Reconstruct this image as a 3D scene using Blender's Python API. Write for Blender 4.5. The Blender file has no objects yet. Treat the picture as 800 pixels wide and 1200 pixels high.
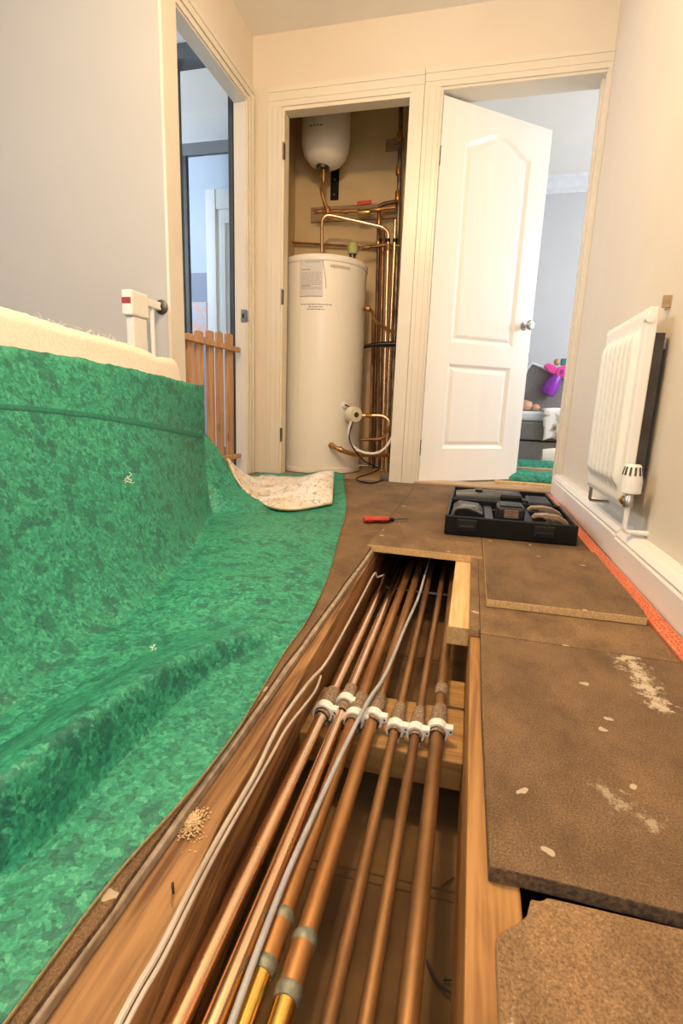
import bpy, bmesh, math, random
from mathutils import Vector, Matrix, noise as mnoise
from mathutils.bvhtree import BVHTree
random.seed(7)
SC = bpy.context.scene
COL = SC.collection

# ------------------------------------------------------------------ camera
FPX, YAW, PITCH, ROLL, CH = 592.14, -.243687, -.208009, .035928, .429
_cy, _sy, _cp, _sp = math.cos(YAW), math.sin(YAW), math.cos(PITCH), math.sin(PITCH)
_f = Vector((_sy*_cp, _cy*_cp, _sp)); _r = Vector((_cy, -_sy, 0)); _u = _r.cross(_f)
_cr, _sr = math.cos(ROLL), math.sin(ROLL)
CR = _cr*_r + _sr*_u; CU = -_sr*_r + _cr*_u; CF = _f
cam_d = bpy.data.cameras.new('camera'); cam = bpy.data.objects.new('camera', cam_d); COL.objects.link(cam)
cam_d.sensor_fit = 'VERTICAL'; cam_d.sensor_height = 36; cam_d.lens = FPX/1200*36; cam_d.clip_start = .01
cam.matrix_world = Matrix(((CR.x, CU.x, -CF.x, 0), (CR.y, CU.y, -CF.y, 0), (CR.z, CU.z, -CF.z, CH), (0, 0, 0, 1)))
SC.camera = cam

# ------------------------------------------------------------------ light
w = bpy.data.worlds.new('world'); SC.world = w; w.use_nodes = True
w.node_tree.nodes['Background'].inputs[0].default_value = (.75, .85, 1, 1)
w.node_tree.nodes['Background'].inputs[1].default_value = .6
SC.view_settings.view_transform = 'Standard'; SC.view_settings.look = 'None'
SC.view_settings.gamma = 1; SC.view_settings.use_curve_mapping = False
SC.view_settings.exposure = 0.38

def area(name, loc, target, sx, sy, power, color):
    d = bpy.data.lights.new(name, 'AREA'); d.shape = 'RECTANGLE'; d.size = sx; d.size_y = sy
    d.energy = power; d.color = color
    o = bpy.data.objects.new(name, d); COL.objects.link(o); o.location = loc
    o.rotation_euler = (Vector(target)-Vector(loc)).to_track_quat('-Z', 'Y').to_euler()
    return o
DAY = (.80, .90, 1.0)
area('stair_window_light', (-2.72, .25, 1.55), (-.6, .6, .6), 1.2, 1.1, 26, DAY)
area('bedroom_window_light', (2.25, 3.75, 1.45), (.2, 3.9, 1.0), 1.3, 1.2, 38, (.88, .94, 1.0))
area('rear_daylight_fill', (.05, -1.36, 1.25), (-.5, .6, .5), .8, 1.5, 20, DAY)  # cool light added behind the camera; its source is unseen, no door modelled
area('side_room_window_light', (-3.3, 2.75, 1.6), (-1.9, 3.3, 1.2), .9, 1.1, 36, (.72, .85, 1.0))
pl = bpy.data.lights.new('hall_bulb', 'POINT'); pl.energy = 62; pl.color = (1.0, .68, .36); pl.shadow_soft_size = .07
plo = bpy.data.objects.new('hall_bulb', pl); COL.objects.link(plo); plo.location = (-.45, .85, 2.06)

# ------------------------------------------------------------------ pixel helper (800 x 1200 frame) -> point on an axis plane
def P(px, py, ax, v):
    d = CR*((px-400)/FPX) - CU*((py-600)/FPX) + CF
    i = 'XYZ'.index(ax); c = Vector((0, 0, CH))
    return c + d*((v-c[i])/d[i])

# ------------------------------------------------------------------ materials
MATS = {}
def new_mat(name):
    m = bpy.data.materials.new(name); m.use_nodes = True; MATS[name] = m
    nt = m.node_tree; b = nt.nodes['Principled BSDF']
    return m, nt, b
def nd(nt, t, **kw):
    n = nt.nodes.new(t)
    for k, v in kw.items():
        if k.startswith('i_'):
            n.inputs[k[2:].replace('_', ' ')].default_value = v
        else: setattr(n, k, v)
    return n
def ramp(nt, stops, interp='LINEAR'):
    n = nt.nodes.new('ShaderNodeValToRGB'); cr = n.color_ramp; cr.interpolation = interp
    while len(cr.elements) < len(stops): cr.elements.new(.5)
    for e, (p, c) in zip(cr.elements, stops): e.position = p; e.color = (*c, 1)
    return n
def coords(nt, scale=(1, 1, 1), rot=(0, 0, 0)):
    tc = nd(nt, 'ShaderNodeTexCoord'); mp = nd(nt, 'ShaderNodeMapping')
    mp.inputs['Scale'].default_value = scale; mp.inputs['Rotation'].default_value = rot
    nt.links.new(tc.outputs['Object'], mp.inputs[0]); return mp.outputs[0]
def plain(name, c, rough=.5, metal=0, c2=None, scale=20, stretch=(1, 1, 1), bump=0, lo=.35, hi=.65, detail=4, bscale=None, spec=None, coat=0):
    m, nt, b = new_mat(name)
    b.inputs['Roughness'].default_value = rough; b.inputs['Metallic'].default_value = metal
    if spec is not None: b.inputs['Specular IOR Level'].default_value = spec
    if coat: b.inputs['Coat Weight'].default_value = coat
    b.inputs['Base Color'].default_value = (*c, 1)
    if c2 is None: c2 = tuple(x*.93 for x in c)
    co = coords(nt, stretch)
    n = nd(nt, 'ShaderNodeTexNoise', i_Scale=scale, i_Detail=detail); nt.links.new(co, n.inputs['Vector'])
    r = ramp(nt, [(lo, c), (hi, c2)]); nt.links.new(n.outputs['Fac'], r.inputs[0])
    nt.links.new(r.outputs[0], b.inputs['Base Color'])
    if bump:
        n2 = n
        if bscale:
            n2 = nd(nt, 'ShaderNodeTexNoise', i_Scale=bscale, i_Detail=3); nt.links.new(co, n2.inputs['Vector'])
        bp = nd(nt, 'ShaderNodeBump', i_Strength=bump, i_Distance=.002)
        nt.links.new(n2.outputs['Fac'], bp.inputs['Height']); nt.links.new(bp.outputs[0], b.inputs['Normal'])
    return m
def mixc(nt, fac, a, b_, mode='MIX'):
    n = nd(nt, 'ShaderNodeMix', data_type='RGBA', blend_type=mode)
    for s, v in ((n.inputs[0], fac), (n.inputs[6], a), (n.inputs[7], b_)):
        if hasattr(v, 'links') or hasattr(v, 'is_linked'): nt.links.new(v, s)
        else: s.default_value = v if isinstance(v, (int, float)) else (*v, 1)
    return n.outputs[2]
def math_n(nt, op, a, b_=0.0, clamp=False):
    n = nd(nt, 'ShaderNodeMath', operation=op); n.use_clamp = clamp
    for s, v in ((n.inputs[0], a), (n.inputs[1], b_)):
        if hasattr(v, 'is_linked'): nt.links.new(v, s)
        else: s.default_value = v
    return n.outputs[0]

plain('wall_paint', (.73, .66, .57), .75, c2=(.705, .635, .545), scale=3, bump=.08, bscale=160)
plain('grey_paint', (.50, .51, .51), .8, c2=(.485, .495, .495), scale=3, bump=.06, bscale=160)
plain('ceiling_paint', (.90, .87, .81), .85, c2=(.88, .85, .79), scale=5, bump=.15, bscale=90)
plain('white_gloss', (.74, .69, .60), .32, c2=(.71, .66, .57), scale=4)
plain('cream_gloss', (.78, .71, .56), .4, c2=(.74, .67, .52), scale=6)
plain('door_white', (.87, .85, .81), .30, c2=(.85, .83, .79), scale=3, stretch=(6, 6, .5), bump=.12, bscale=40)
plain('cupboard_paint', (.70, .55, .33), .8, c2=(.60, .46, .26), scale=3, bump=.1, bscale=80)
plain('bed_wall_paint', (.60, .60, .61), .8, c2=(.58, .58, .59), scale=3)
plain('blue_wall', (.60, .66, .74), .8, c2=(.56, .62, .70), scale=3)
plain('blue_grey', (.33, .38, .46), .8, scale=3)
plain('rad_white', (.86, .84, .80), .35, c2=(.84, .82, .78), scale=5)
plain('fin_grey', (.10, .085, .07), .6, .2, c2=(.06, .05, .04), scale=12)
plain('dark_frame', (.065, .067, .075), .45, c2=(.05, .052, .06), scale=6)
plain('mid_frame', (.17, .175, .19), .45, scale=6)
plain('steel', (.55, .54, .52), .3, 1, c2=(.4, .39, .37), scale=20)
plain('dark_steel', (.16, .15, .14), .4, .9, c2=(.1, .09, .08), scale=20)
plain('brass', (.72, .52, .22), .3, 1, c2=(.55, .38, .15), scale=30)
plain('white_plastic', (.84, .83, .80), .35, c2=(.80, .79, .76), scale=30)
plain('cable_white', (.62, .56, .49), .5, c2=(.42, .36, .30), scale=9)
plain('cable_grey', (.46, .47, .50), .45, c2=(.36, .37, .40), scale=20)
plain('black_plastic', (.004, .004, .0045), .40, c2=(.006, .006, .0065), scale=60, spec=.3)
plain('dark_plastic', (.011, .0115, .013), .38, c2=(.008, .008, .009), scale=60, spec=.4)
plain('grey_plastic', (.13, .13, .135), .38, c2=(.10, .10, .105), scale=30)
plain('red_plastic', (.62, .05, .02), .35, c2=(.5, .03, .015), scale=30)
plain('red_sticker', (.35, .02, .03), .5)
plain('orange_strip', (.62, .14, .055), .6, c2=(.72, .30, .16), scale=220, lo=.45, hi=.7, bump=.4)
plain('felt', (.34, .25, .17), .95, c2=(.16, .11, .07), scale=240, bump=.8)
plain('solder', (.30, .30, .25), .55, .6, c2=(.17, .20, .16), scale=120)
plain('sawdust', (.78, .60, .36), .95, c2=(.55, .38, .20), scale=400, bump=.5)
plain('subfloor_card', (.21, .118, .042), .85, c2=(.10, .052, .018), scale=7, bump=.15, bscale=60)
plain('bed_grey', (.25, .23, .21), .9, c2=(.20, .18, .165), scale=90, bump=.3)
plain('sheet_white', (.78, .79, .83), .8)
plain('blanket', (.85, .82, .78), .9, c2=(.24, .15, .09), scale=16, lo=.52, hi=.66)
plain('toy_pink', (.85, .08, .36), .35, c2=(.75, .06, .30))
plain('toy_purple', (.27, .03, .42), .3, c2=(.22, .02, .35))
plain('toy_orange', (.75, .25, .12), .5, c2=(.55, .35, .22))
plain('toy_teal', (.02, .22, .22), .5)
plain('toy_yellow', (.75, .58, .04), .5)
plain('tank_white', (.83, .80, .74), .28, c2=(.80, .77, .71), scale=2)
plain('label_paper', (.62, .61, .62), .5, c2=(.58, .57, .58), scale=8)
plain('print_black', (.05, .045, .04), .6)
plain('print_grey', (.25, .24, .24), .6)
plain('print_orange', (.20, .085, .04), .6)
plain('cap_green', (.50, .55, .25), .5, c2=(.40, .45, .18))
plain('cream_plastic', (.74, .68, .54), .4)
plain('tan_metal', (.50, .36, .25), .38, .75, c2=(.34, .24, .17), scale=30)
plain('foam_edge', (.62, .50, .26), .9, c2=(.40, .33, .15), scale=200)
plain('wire_dark', (.05, .035, .025), .6)
plain('skirt_white', (.84, .82, .79), .38, c2=(.80, .78, .75), scale=5)
plain('print_photo', (.45, .52, .62), .4, c2=(.72, .42, .34), scale=30, lo=.42, hi=.55)

def wood_mat(name, c1, c2, rough=.65, axis=1, scale=1.0, knots=False):
    m, nt, b = new_mat(name); b.inputs['Roughness'].default_value = rough
    st = [18*scale]*3; st[axis] = 1.4*scale
    co = coords(nt, tuple(st))
    n = nd(nt, 'ShaderNodeTexNoise', i_Scale=2.2, i_Detail=6, i_Distortion=.8); nt.links.new(co, n.inputs['Vector'])
    st2 = [150*scale]*3; st2[axis] = 5*scale
    co2 = coords(nt, tuple(st2)); n2 = nd(nt, 'ShaderNodeTexNoise', i_Scale=1.0, i_Detail=3); nt.links.new(co2, n2.inputs['Vector'])
    s = math_n(nt, 'ADD', math_n(nt, 'MULTIPLY', n.outputs['Fac'], .6), math_n(nt, 'MULTIPLY', n2.outputs['Fac'], .4))
    r = ramp(nt, [(.40, c1), (.50, tuple(x*.6+y*.4 for x, y in zip(c1, c2))), (.60, c2)]); nt.links.new(s, r.inputs[0])
    col = r.outputs[0]
    if knots:
        v = nd(nt, 'ShaderNodeTexVoronoi', i_Scale=7.0); nt.links.new(coords(nt, (1, 1, .55)), v.inputs['Vector'])
        k = ramp(nt, [(.0, (1, 1, 1)), (.10, (.6, .6, .6)), (.16, (0, 0, 0))]); nt.links.new(v.outputs['Distance'], k.inputs[0])
        col = mixc(nt, k.outputs[0], col, tuple(x*.35 for x in c2))
    nt.links.new(col, b.inputs['Base Color'])
    bp = nd(nt, 'ShaderNodeBump', i_Strength=.25, i_Distance=.002); nt.links.new(s, bp.inputs['Height']); nt.links.new(bp.outputs[0], b.inputs['Normal'])
    return m
wood_mat('joist_wood', (.40, .215, .085), (.13, .058, .020))
wood_mat('pale_wood', (.72, .51, .25), (.55, .35, .15))
wood_mat('orange_wood', (.48, .25, .085), (.27, .125, .035))
wood_mat('noggin_wood', (.46, .27, .09), (.26, .135, .04), axis=0)
wood_mat('picket_wood', (.56, .33, .17), (.38, .19, .085), axis=2, knots=True)
wood_mat('floor_wood', (.55, .38, .22), (.40, .26, .14), axis=0)
wood_mat('batten_wood', (.42, .30, .17), (.28, .19, .10), axis=0)

def copper_mat(name, c1, c2, rough, scale=14, lo=.4, hi=.68, metal=1):
    m, nt, b = new_mat(name); b.inputs['Metallic'].default_value = metal
    n = nd(nt, 'ShaderNodeTexNoise', i_Scale=scale, i_Detail=6); nt.links.new(coords(nt, (1, .35, 1)), n.inputs['Vector'])
    r = ramp(nt, [(lo, c1), (hi, c2)]); nt.links.new(n.outputs['Fac'], r.inputs[0]); nt.links.new(r.outputs[0], b.inputs['Base Color'])
    r2 = ramp(nt, [(lo, (rough,)*3), (hi, (min(1, rough+.22),)*3)]); nt.links.new(n.outputs['Fac'], r2.inputs[0]); nt.links.new(r2.outputs[0], b.inputs['Roughness'])
    return m
copper_mat('copper_bright', (.97, .70, .49), (.93, .60, .37), .17, scale=6)
copper_mat('copper_dull', (.58, .31, .125), (.34, .165, .065), .33, metal=.85)
copper_mat('copper_aged', (.42, .23, .10), (.21, .11, .05), .38, metal=.8)
copper_mat('copper_dark', (.20, .10, .06), (.10, .055, .035), .45, metal=.8)
copper_mat('copper_brass', (.90, .60, .16), (.60, .32, .10), .2)
copper_mat('pipe_grey', (.30, .26, .22), (.14, .11, .09), .4, metal=.8)

def chip_mat(name, paint=False, light=1.0, edge_paint=False):
    m, nt, b = new_mat(name); b.inputs['Roughness'].default_value = .82
    co = coords(nt)
    n1 = nd(nt, 'ShaderNodeTexNoise', i_Scale=420., i_Detail=8, i_Roughness=.72); nt.links.new(co, n1.inputs['Vector'])
    r1 = ramp(nt, [(.30, (.045*light, .027*light, .013*light)), (.48, (.150*light, .087*light, .040*light)), (.62, (.22*light, .135*light, .066*light)), (.74, (.37*light, .255*light, .14*light))])
    nt.links.new(n1.outputs['Fac'], r1.inputs[0])
    n2 = nd(nt, 'ShaderNodeTexNoise', i_Scale=6., i_Detail=9, i_Roughness=.68); nt.links.new(coords(nt, (1, .7, 1), (0, 0, .4)), n2.inputs['Vector'])
    r2 = ramp(nt, [(.30, (.50, .46, .42)), (.50, (1, 1, 1)), (.70, (1.45, 1.42, 1.38))]); nt.links.new(n2.outputs['Fac'], r2.inputs[0])
    col = mixc(nt, 1.0, r1.outputs[0], r2.outputs[0], 'MULTIPLY')
    # small paint drops and scuffs with shapes of their own
    v = nd(nt, 'ShaderNodeTexVoronoi', i_Scale=17.)
    nw = nd(nt, 'ShaderNodeTexNoise', i_Scale=30.); nt.links.new(co, nw.inputs['Vector'])
    cv = mixc(nt, .03, co, nw.outputs['Color']); nt.links.new(cv, v.inputs['Vector'])
    d = math_n(nt, 'LESS_THAN', v.outputs['Distance'], .11)
    sep = nd(nt, 'ShaderNodeSeparateColor'); nt.links.new(v.outputs['Color'], sep.inputs[0])
    d = math_n(nt, 'MULTIPLY', d, math_n(nt, 'GREATER_THAN', sep.outputs[0], .62))
    d = math_n(nt, 'MULTIPLY', d, .75)
    n3 = nd(nt, 'ShaderNodeTexNoise', i_Scale=11., i_Detail=8, i_Roughness=.75); nt.links.new(coords(nt, (1.0, .45, 1), (0, 0, .5)), n3.inputs['Vector'])
    sc = ramp(nt, [(.66, (0, 0, 0)), (.72, (.45, .45, .45))]); nt.links.new(n3.outputs['Fac'], sc.inputs[0])
    fac = math_n(nt, 'MAXIMUM', d, sc.outputs[0])
    sx = nd(nt, 'ShaderNodeSeparateXYZ'); nt.links.new(co, sx.inputs[0])
    def smear(x0, y0, dx, dy, width, length, thr):
        # streak along (dx,dy) from (x0,y0), broken up by noise
        L = math.hypot(dx, dy); dx /= L; dy /= L
        ax = math_n(nt, 'SUBTRACT', sx.outputs[0], x0); ay = math_n(nt, 'SUBTRACT', sx.outputs[1], y0)
        al = math_n(nt, 'ADD', math_n(nt, 'MULTIPLY', ax, dx), math_n(nt, 'MULTIPLY', ay, dy))
        ac = math_n(nt, 'ABSOLUTE', math_n(nt, 'SUBTRACT', math_n(nt, 'MULTIPLY', ax, dy), math_n(nt, 'MULTIPLY', ay, dx)))
        wa = math_n(nt, 'SUBTRACT', 1.0, math_n(nt, 'DIVIDE', ac, width), True)
        wl = math_n(nt, 'SUBTRACT', 1.0, math_n(nt, 'DIVIDE', math_n(nt, 'ABSOLUTE', math_n(nt, 'SUBTRACT', al, length/2)), length/2), True)
        wl = math_n(nt, 'MULTIPLY', wl, 3.0, True)
        ns = nd(nt, 'ShaderNodeTexNoise', i_Scale=55., i_Detail=10, i_Roughness=.82); nt.links.new(co, ns.inputs['Vector'])
        s = math_n(nt, 'ADD', math_n(nt, 'MULTIPLY', math_n(nt, 'MULTIPLY', wa, wl), .26), ns.outputs['Fac'])
        return math_n(nt, 'MULTIPLY', math_n(nt, 'MULTIPLY', math_n(nt, 'SUBTRACT', s, thr), 14., True), .9)
    if paint:
        a = P(722, 752, 'Z', 0); c = P(790, 852, 'Z', 0); e = c-a
        fac = math_n(nt, 'MAXIMUM', fac, smear(a.x, a.y, e.x, e.y, .055, e.length, .68))
        a = P(680, 905, 'Z', 0); c = P(790, 985, 'Z', 0); e = c-a
        fac = math_n(nt, 'MAXIMUM', fac, math_n(nt, 'MULTIPLY', smear(a.x, a.y, e.x, e.y, .05, e.length, .72), .55))
    if edge_paint:
        fac = math_n(nt, 'MAXIMUM', fac, smear(.066, .34, -.003, -.3, .012, .32, .66))
    col = mixc(nt, fac, col, (.56, .47, .34))
    nt.links.new(col, b.inputs['Base Color'])
    bp = nd(nt, 'ShaderNodeBump', i_Strength=.3, i_Distance=.0012); nt.links.new(n1.outputs['Fac'], bp.inputs['Height']); nt.links.new(bp.outputs[0], b.inputs['Normal'])
    return m
chip_mat('chipboard'); chip_mat('chipboard_paint', paint=True); chip_mat('chipboard_pale', light=1.5, edge_paint=True)
plain('chip_edge', (.50, .32, .15), .85, c2=(.30, .18, .08), scale=260, bump=.5)
plain('chip_edge_dark', (.20, .125, .065), .9, c2=(.08, .05, .03), scale=200, bump=.5)
chip_mat('chipboard_warm', light=1.25)
plain('tongue_grey', (.42, .34, .26), .9, c2=(.26, .20, .14), scale=60)
plain('chip_edge_pale', (.72, .49, .24), .85, c2=(.52, .33, .14), scale=260, bump=.5)

def underlay_mat():
    m, nt, b = new_mat('underlay_green'); b.inputs['Roughness'].default_value = .52
    co = coords(nt)
    nz = nd(nt, 'ShaderNodeTexNoise', i_Scale=70., i_Detail=5); nt.links.new(co, nz.inputs['Vector'])
    warp = mixc(nt, .02, co, nz.outputs['Color'])
    v = nd(nt, 'ShaderNodeTexVoronoi', i_Scale=150.); nt.links.new(warp, v.inputs['Vector'])
    s = nd(nt, 'ShaderNodeSeparateColor'); nt.links.new(v.outputs['Color'], s.inputs[0])
    nf_ = nd(nt, 'ShaderNodeTexNoise', i_Scale=190., i_Detail=7, i_Roughness=.75); nt.links.new(co, nf_.inputs['Vector'])
    mixv = math_n(nt, 'ADD', math_n(nt, 'MULTIPLY', s.outputs[0], .30), math_n(nt, 'MULTIPLY', nf_.outputs['Fac'], .82))
    r = ramp(nt, [(.28, (.004, .070, .058)), (.41, (.011, .175, .118)), (.54, (.018, .26, .165)), (.67, (.032, .34, .215)), (.82, (.12, .48, .32))])
    nt.links.new(mixv, r.inputs[0])
    v2 = nd(nt, 'ShaderNodeTexVoronoi', i_Scale=48.)
    nz2 = nd(nt, 'ShaderNodeTexNoise', i_Scale=45., i_Detail=4); nt.links.new(co, nz2.inputs['Vector'])
    nt.links.new(mixc(nt, .04, co, nz2.outputs['Color']), v2.inputs['Vector'])
    s2 = nd(nt, 'ShaderNodeSeparateColor'); nt.links.new(v2.outputs['Color'], s2.inputs[0])
    k = ramp(nt, [(.78, (0, 0, 0)), (.82, (1, 1, 1))]); nt.links.new(s2.outputs[1], k.inputs[0])
    col = mixc(nt, math_n(nt, 'MULTIPLY', k.outputs[0], .55), r.outputs[0], (.004, .085, .078))
    n3 = nd(nt, 'ShaderNodeTexNoise', i_Scale=2.5, i_Detail=2); nt.links.new(co, n3.inputs['Vector'])
    r3 = ramp(nt, [(.3, (.85, .88, .88)), (.7, (1.1, 1.08, 1.05))]); nt.links.new(n3.outputs['Fac'], r3.inputs[0])
    col = mixc(nt, 1., col, r3.outputs[0], 'MULTIPLY')
    nt.links.new(col, b.inputs['Base Color'])
    n4 = nd(nt, 'ShaderNodeTexNoise', i_Scale=230., i_Detail=4); nt.links.new(co, n4.inputs['Vector'])
    h = math_n(nt, 'ADD', math_n(nt, 'MULTIPLY', s.outputs[0], .6), n4.outputs['Fac'])
    bp = nd(nt, 'ShaderNodeBump', i_Strength=.35, i_Distance=.003); nt.links.new(h, bp.inputs['Height']); nt.links.new(bp.outputs[0], b.inputs['Normal'])
underlay_mat()
plain('underlay_seam', (.010, .20, .13), .6, c2=(.006, .13, .09), scale=120, bump=.3)
plain('carpet_beige', (.82, .76, .70), .95, c2=(.74, .67, .60), scale=160, bump=.6)
def printed_mat():
    m, nt, b = new_mat('printed_backing'); b.inputs['Roughness'].default_value = .7
    co = coords(nt)
    n = nd(nt, 'ShaderNodeTexNoise', i_Scale=9., i_Detail=5); nt.links.new(co, n.inputs['Vector'])
    r = ramp(nt, [(.35, (.78, .74, .70)), (.6, (.70, .60, .48)), (.75, (.52, .40, .28))]); nt.links.new(n.outputs['Fac'], r.inputs[0])
    nz = nd(nt, 'ShaderNodeTexNoise', i_Scale=20., i_Detail=2); nt.links.new(co, nz.inputs['Vector'])
    v = nd(nt, 'ShaderNodeTexNoise', i_Scale=24., i_Detail=1.0); nt.links.new(mixc(nt, .06, coords(nt, (1.4, .8, 1.4)), nz.outputs['Color']), v.inputs['Vector'])
    band = math_n(nt, 'LESS_THAN', math_n(nt, 'ABSOLUTE', math_n(nt, 'SUBTRACT', v.outputs['Fac'], .55)), .020)
    col = mixc(nt, math_n(nt, 'MULTIPLY', band, .7), r.outputs[0], (.14, .13, .12))
    nt.links.new(col, b.inputs['Base Color'])
printed_mat()
def glass_mat():
    m, nt, b = new_mat('clear_glass')
    b.inputs['Base Color'].default_value = (.92, .96, 1, 1); b.inputs['Roughness'].default_value = .02
    b.inputs['Transmission Weight'].default_value = 1; b.inputs['IOR'].default_value = 1.1
glass_mat()

# ------------------------------------------------------------------ mesh builder
class MB:
    def __init__(s): s.v = []; s.f = []; s.mi = []
    def add(s, vs, fs, mi=0):
        o = len(s.v); s.v += [tuple(x) for x in vs]
        for f in fs: s.f.append(tuple(i+o for i in f)); s.mi.append(mi)
        return s
    def box(s, x0, x1, y0, y1, z0, z1, mi=0):
        v = [(x, y, z) for z in (z0, z1) for y in (y0, y1) for x in (x0, x1)]
        return s.add(v, [(0, 2, 3, 1), (4, 5, 7, 6), (0, 1, 5, 4), (2, 6, 7, 3), (0, 4, 6, 2), (1, 3, 7, 5)], mi)
    def obox(s, c, ax, ay, az, mi=0):
        c, ax, ay, az = map(Vector, (c, ax, ay, az))
        v = [c+i*ax+j*ay+k*az for k in (-1, 1) for j in (-1, 1) for i in (-1, 1)]
        return s.add(v, [(0, 2, 3, 1), (4, 5, 7, 6), (0, 1, 5, 4), (2, 6, 7, 3), (0, 4, 6, 2), (1, 3, 7, 5)], mi)
    def prism(s, outline, off, mi=0, side_mi=None, top_mi=None):
        a = [Vector(p) for p in outline]; b = [p+Vector(off) for p in a]; n = len(a)
        s.add(a+b, [tuple(range(n-1, -1, -1))], mi)
        o = len(s.v)-2*n
        s.f.append(tuple(o+n+i for i in range(n))); s.mi.append(mi if top_mi is None else top_mi)
        for i in range(n):
            j = (i+1) % n; s.f.append((o+i, o+j, o+n+j, o+n+i)); s.mi.append(mi if side_mi is None else side_mi)
        return s
    def tube(s, pts, r, seg=12, mi=0, cap=True):
        pts = [Vector(p) for p in pts]; rr = r if isinstance(r, (list, tuple)) else [r]*len(pts)
        t0 = (pts[1]-pts[0]).normalized(); up = Vector((0, 0, 1)) if abs(t0.z) < .9 else Vector((1, 0, 0))
        nrm = t0.cross(up).normalized(); rings = []
        o = len(s.v)
        for i, p in enumerate(pts):
            t = (pts[min(i+1, len(pts)-1)]-pts[max(i-1, 0)]).normalized()
            nrm = (nrm-t*nrm.dot(t)).normalized(); bn = t.cross(nrm)
            for k in range(seg):
                a = 2*math.pi*k/seg; s.v.append(tuple(p+(nrm*math.cos(a)+bn*math.sin(a))*rr[i]))
        for i in range(len(pts)-1):
            for k in range(seg):
                a = o+i*seg+k; b = o+i*seg+(k+1) % seg
                s.f.append((a, b, b+seg, a+seg)); s.mi.append(mi)
        if cap:
            s.f.append(tuple(o+k for k in range(seg-1, -1, -1))); s.mi.append(mi)
            e = o+(len(pts)-1)*seg; s.f.append(tuple(e+k for k in range(seg))); s.mi.append(mi)
        return s
    def lathe(s, prof, c, axis=(0, 0, 1), seg=32, mi=0):
        # prof: (radius, height along axis)
        ax = Vector(axis).normalized(); up = Vector((0, 0, 1)) if abs(ax.z) < .9 else Vector((1, 0, 0))
        n = ax.cross(up).normalized(); b = ax.cross(n); c = Vector(c); o = len(s.v)
        for r, h in prof:
            for k in range(seg):
                a = 2*math.pi*k/seg; s.v.append(tuple(c+ax*h+(n*math.cos(a)+b*math.sin(a))*max(r, 1e-5)))
        for i in range(len(prof)-1):
            for k in range(seg):
                p = o+i*seg+k; q = o+i*seg+(k+1) % seg
                s.f.append((p, q, q+seg, p+seg)); s.mi.append(mi)
        if prof[0][0] > 1e-4: s.f.append(tuple(o+k for k in range(seg-1, -1, -1))); s.mi.append(mi)
        e = o+(len(prof)-1)*seg
        if prof[-1][0] > 1e-4: s.f.append(tuple(e+k for k in range(seg))); s.mi.append(mi)
        return s
    def grid(s, rows, mi=0, closed=False):
        o = len(s.v); n = len(rows[0])
        for r in rows: s.v += [tuple(p) for p in r]
        for i in range(len(rows)-1):
            for k in range(n-1):
                a = o+i*n+k; s.f.append((a, a+1, a+n+1, a+n)); s.mi.append(mi)
        return s
    def build(s, name, mats, parent=None, smooth=False, bevel=0, bseg=2, local=False, angle=40, weld=False):
        me = bpy.data.meshes.new(name); me.from_pydata(s.v, [], s.f)
        if isinstance(mats, str): mats = [mats]
        for m in mats: me.materials.append(MATS[m])
        me.polygons.foreach_set('material_index', s.mi)
        bm = bmesh.new(); bm.from_mesh(me)
        if weld: bmesh.ops.remove_doubles(bm, verts=bm.verts, dist=.0002)
        bmesh.ops.recalc_face_normals(bm, faces=bm.faces); bm.to_mesh(me); bm.free()
        if smooth:
            me.polygons.foreach_set('use_smooth', [True]*len(me.polygons))
            me.set_sharp_from_angle(angle=math.radians(angle))
        me.update()
        o = bpy.data.objects.new(name, me); COL.objects.link(o)
        if parent:
            o.parent = parent
            if not local:
                base = Vector(parent.location)
                if parent.parent: base = base + Vector(parent.parent.location)
                o.location = -base
        if bevel:
            b = o.modifiers.new('bevel', 'BEVEL'); b.width = bevel; b.segments = bseg; b.limit_method = 'ANGLE'; b.angle_limit = math.radians(50)
        return o

def tag(o, label=None, cat=None, group=None, kind=None):
    if label: o['label'] = label
    if cat: o['category'] = cat
    if group: o['group'] = group
    if kind: o['kind'] = kind
    return o
def thing(name, label, cat, loc=(0, 0, 0), group=None, kind=None):
    o = bpy.data.objects.new(name, None); COL.objects.link(o); o.location = loc; o.empty_display_size = .05
    return tag(o, label, cat, group, kind)
def struct(name, loc=(0, 0, 0), label=None, cat=None):
    return thing(name, label, cat, loc, kind='structure')
def catmull(pts, n=8):
    pts = [Vector(p) for p in pts]; out = []
    for i in range(len(pts)-1):
        p0 = pts[max(i-1, 0)]; p1 = pts[i]; p2 = pts[i+1]; p3 = pts[min(i+2, len(pts)-1)]
        for k in range(n):
            t = k/n
            out.append(.5*((2*p1)+(p2-p0)*t+(2*p0-5*p1+4*p2-p3)*t*t+(3*p1-p0-3*p2+p3)*t**3))
    out.append(pts[-1]); return out
def rounded(pts, r=.03, n=6):
    """polyline with filleted corners (pipe bends)"""
    pts = [Vector(p) for p in pts]; out = [pts[0]]
    for i in range(1, len(pts)-1):
        a, b, c = pts[i-1], pts[i], pts[i+1]
        d1 = (a-b); d2 = (c-b); k = min(r, d1.length*.45, d2.length*.45)
        p = b+d1.normalized()*k; q = b+d2.normalized()*k
        for j in range(n+1):
            t = j/n; out.append(p*(1-t)**2+b*2*t*(1-t)+q*t*t)
    out.append(pts[-1]); return out
def lerp1(tab, x):
    if x <= tab[0][0]: return tab[0][1]
    for (a, va), (b, vb) in zip(tab, tab[1:]):
        if x <= b: return va+(vb-va)*(x-a)/(b-a)
    return tab[-1][1]
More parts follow.
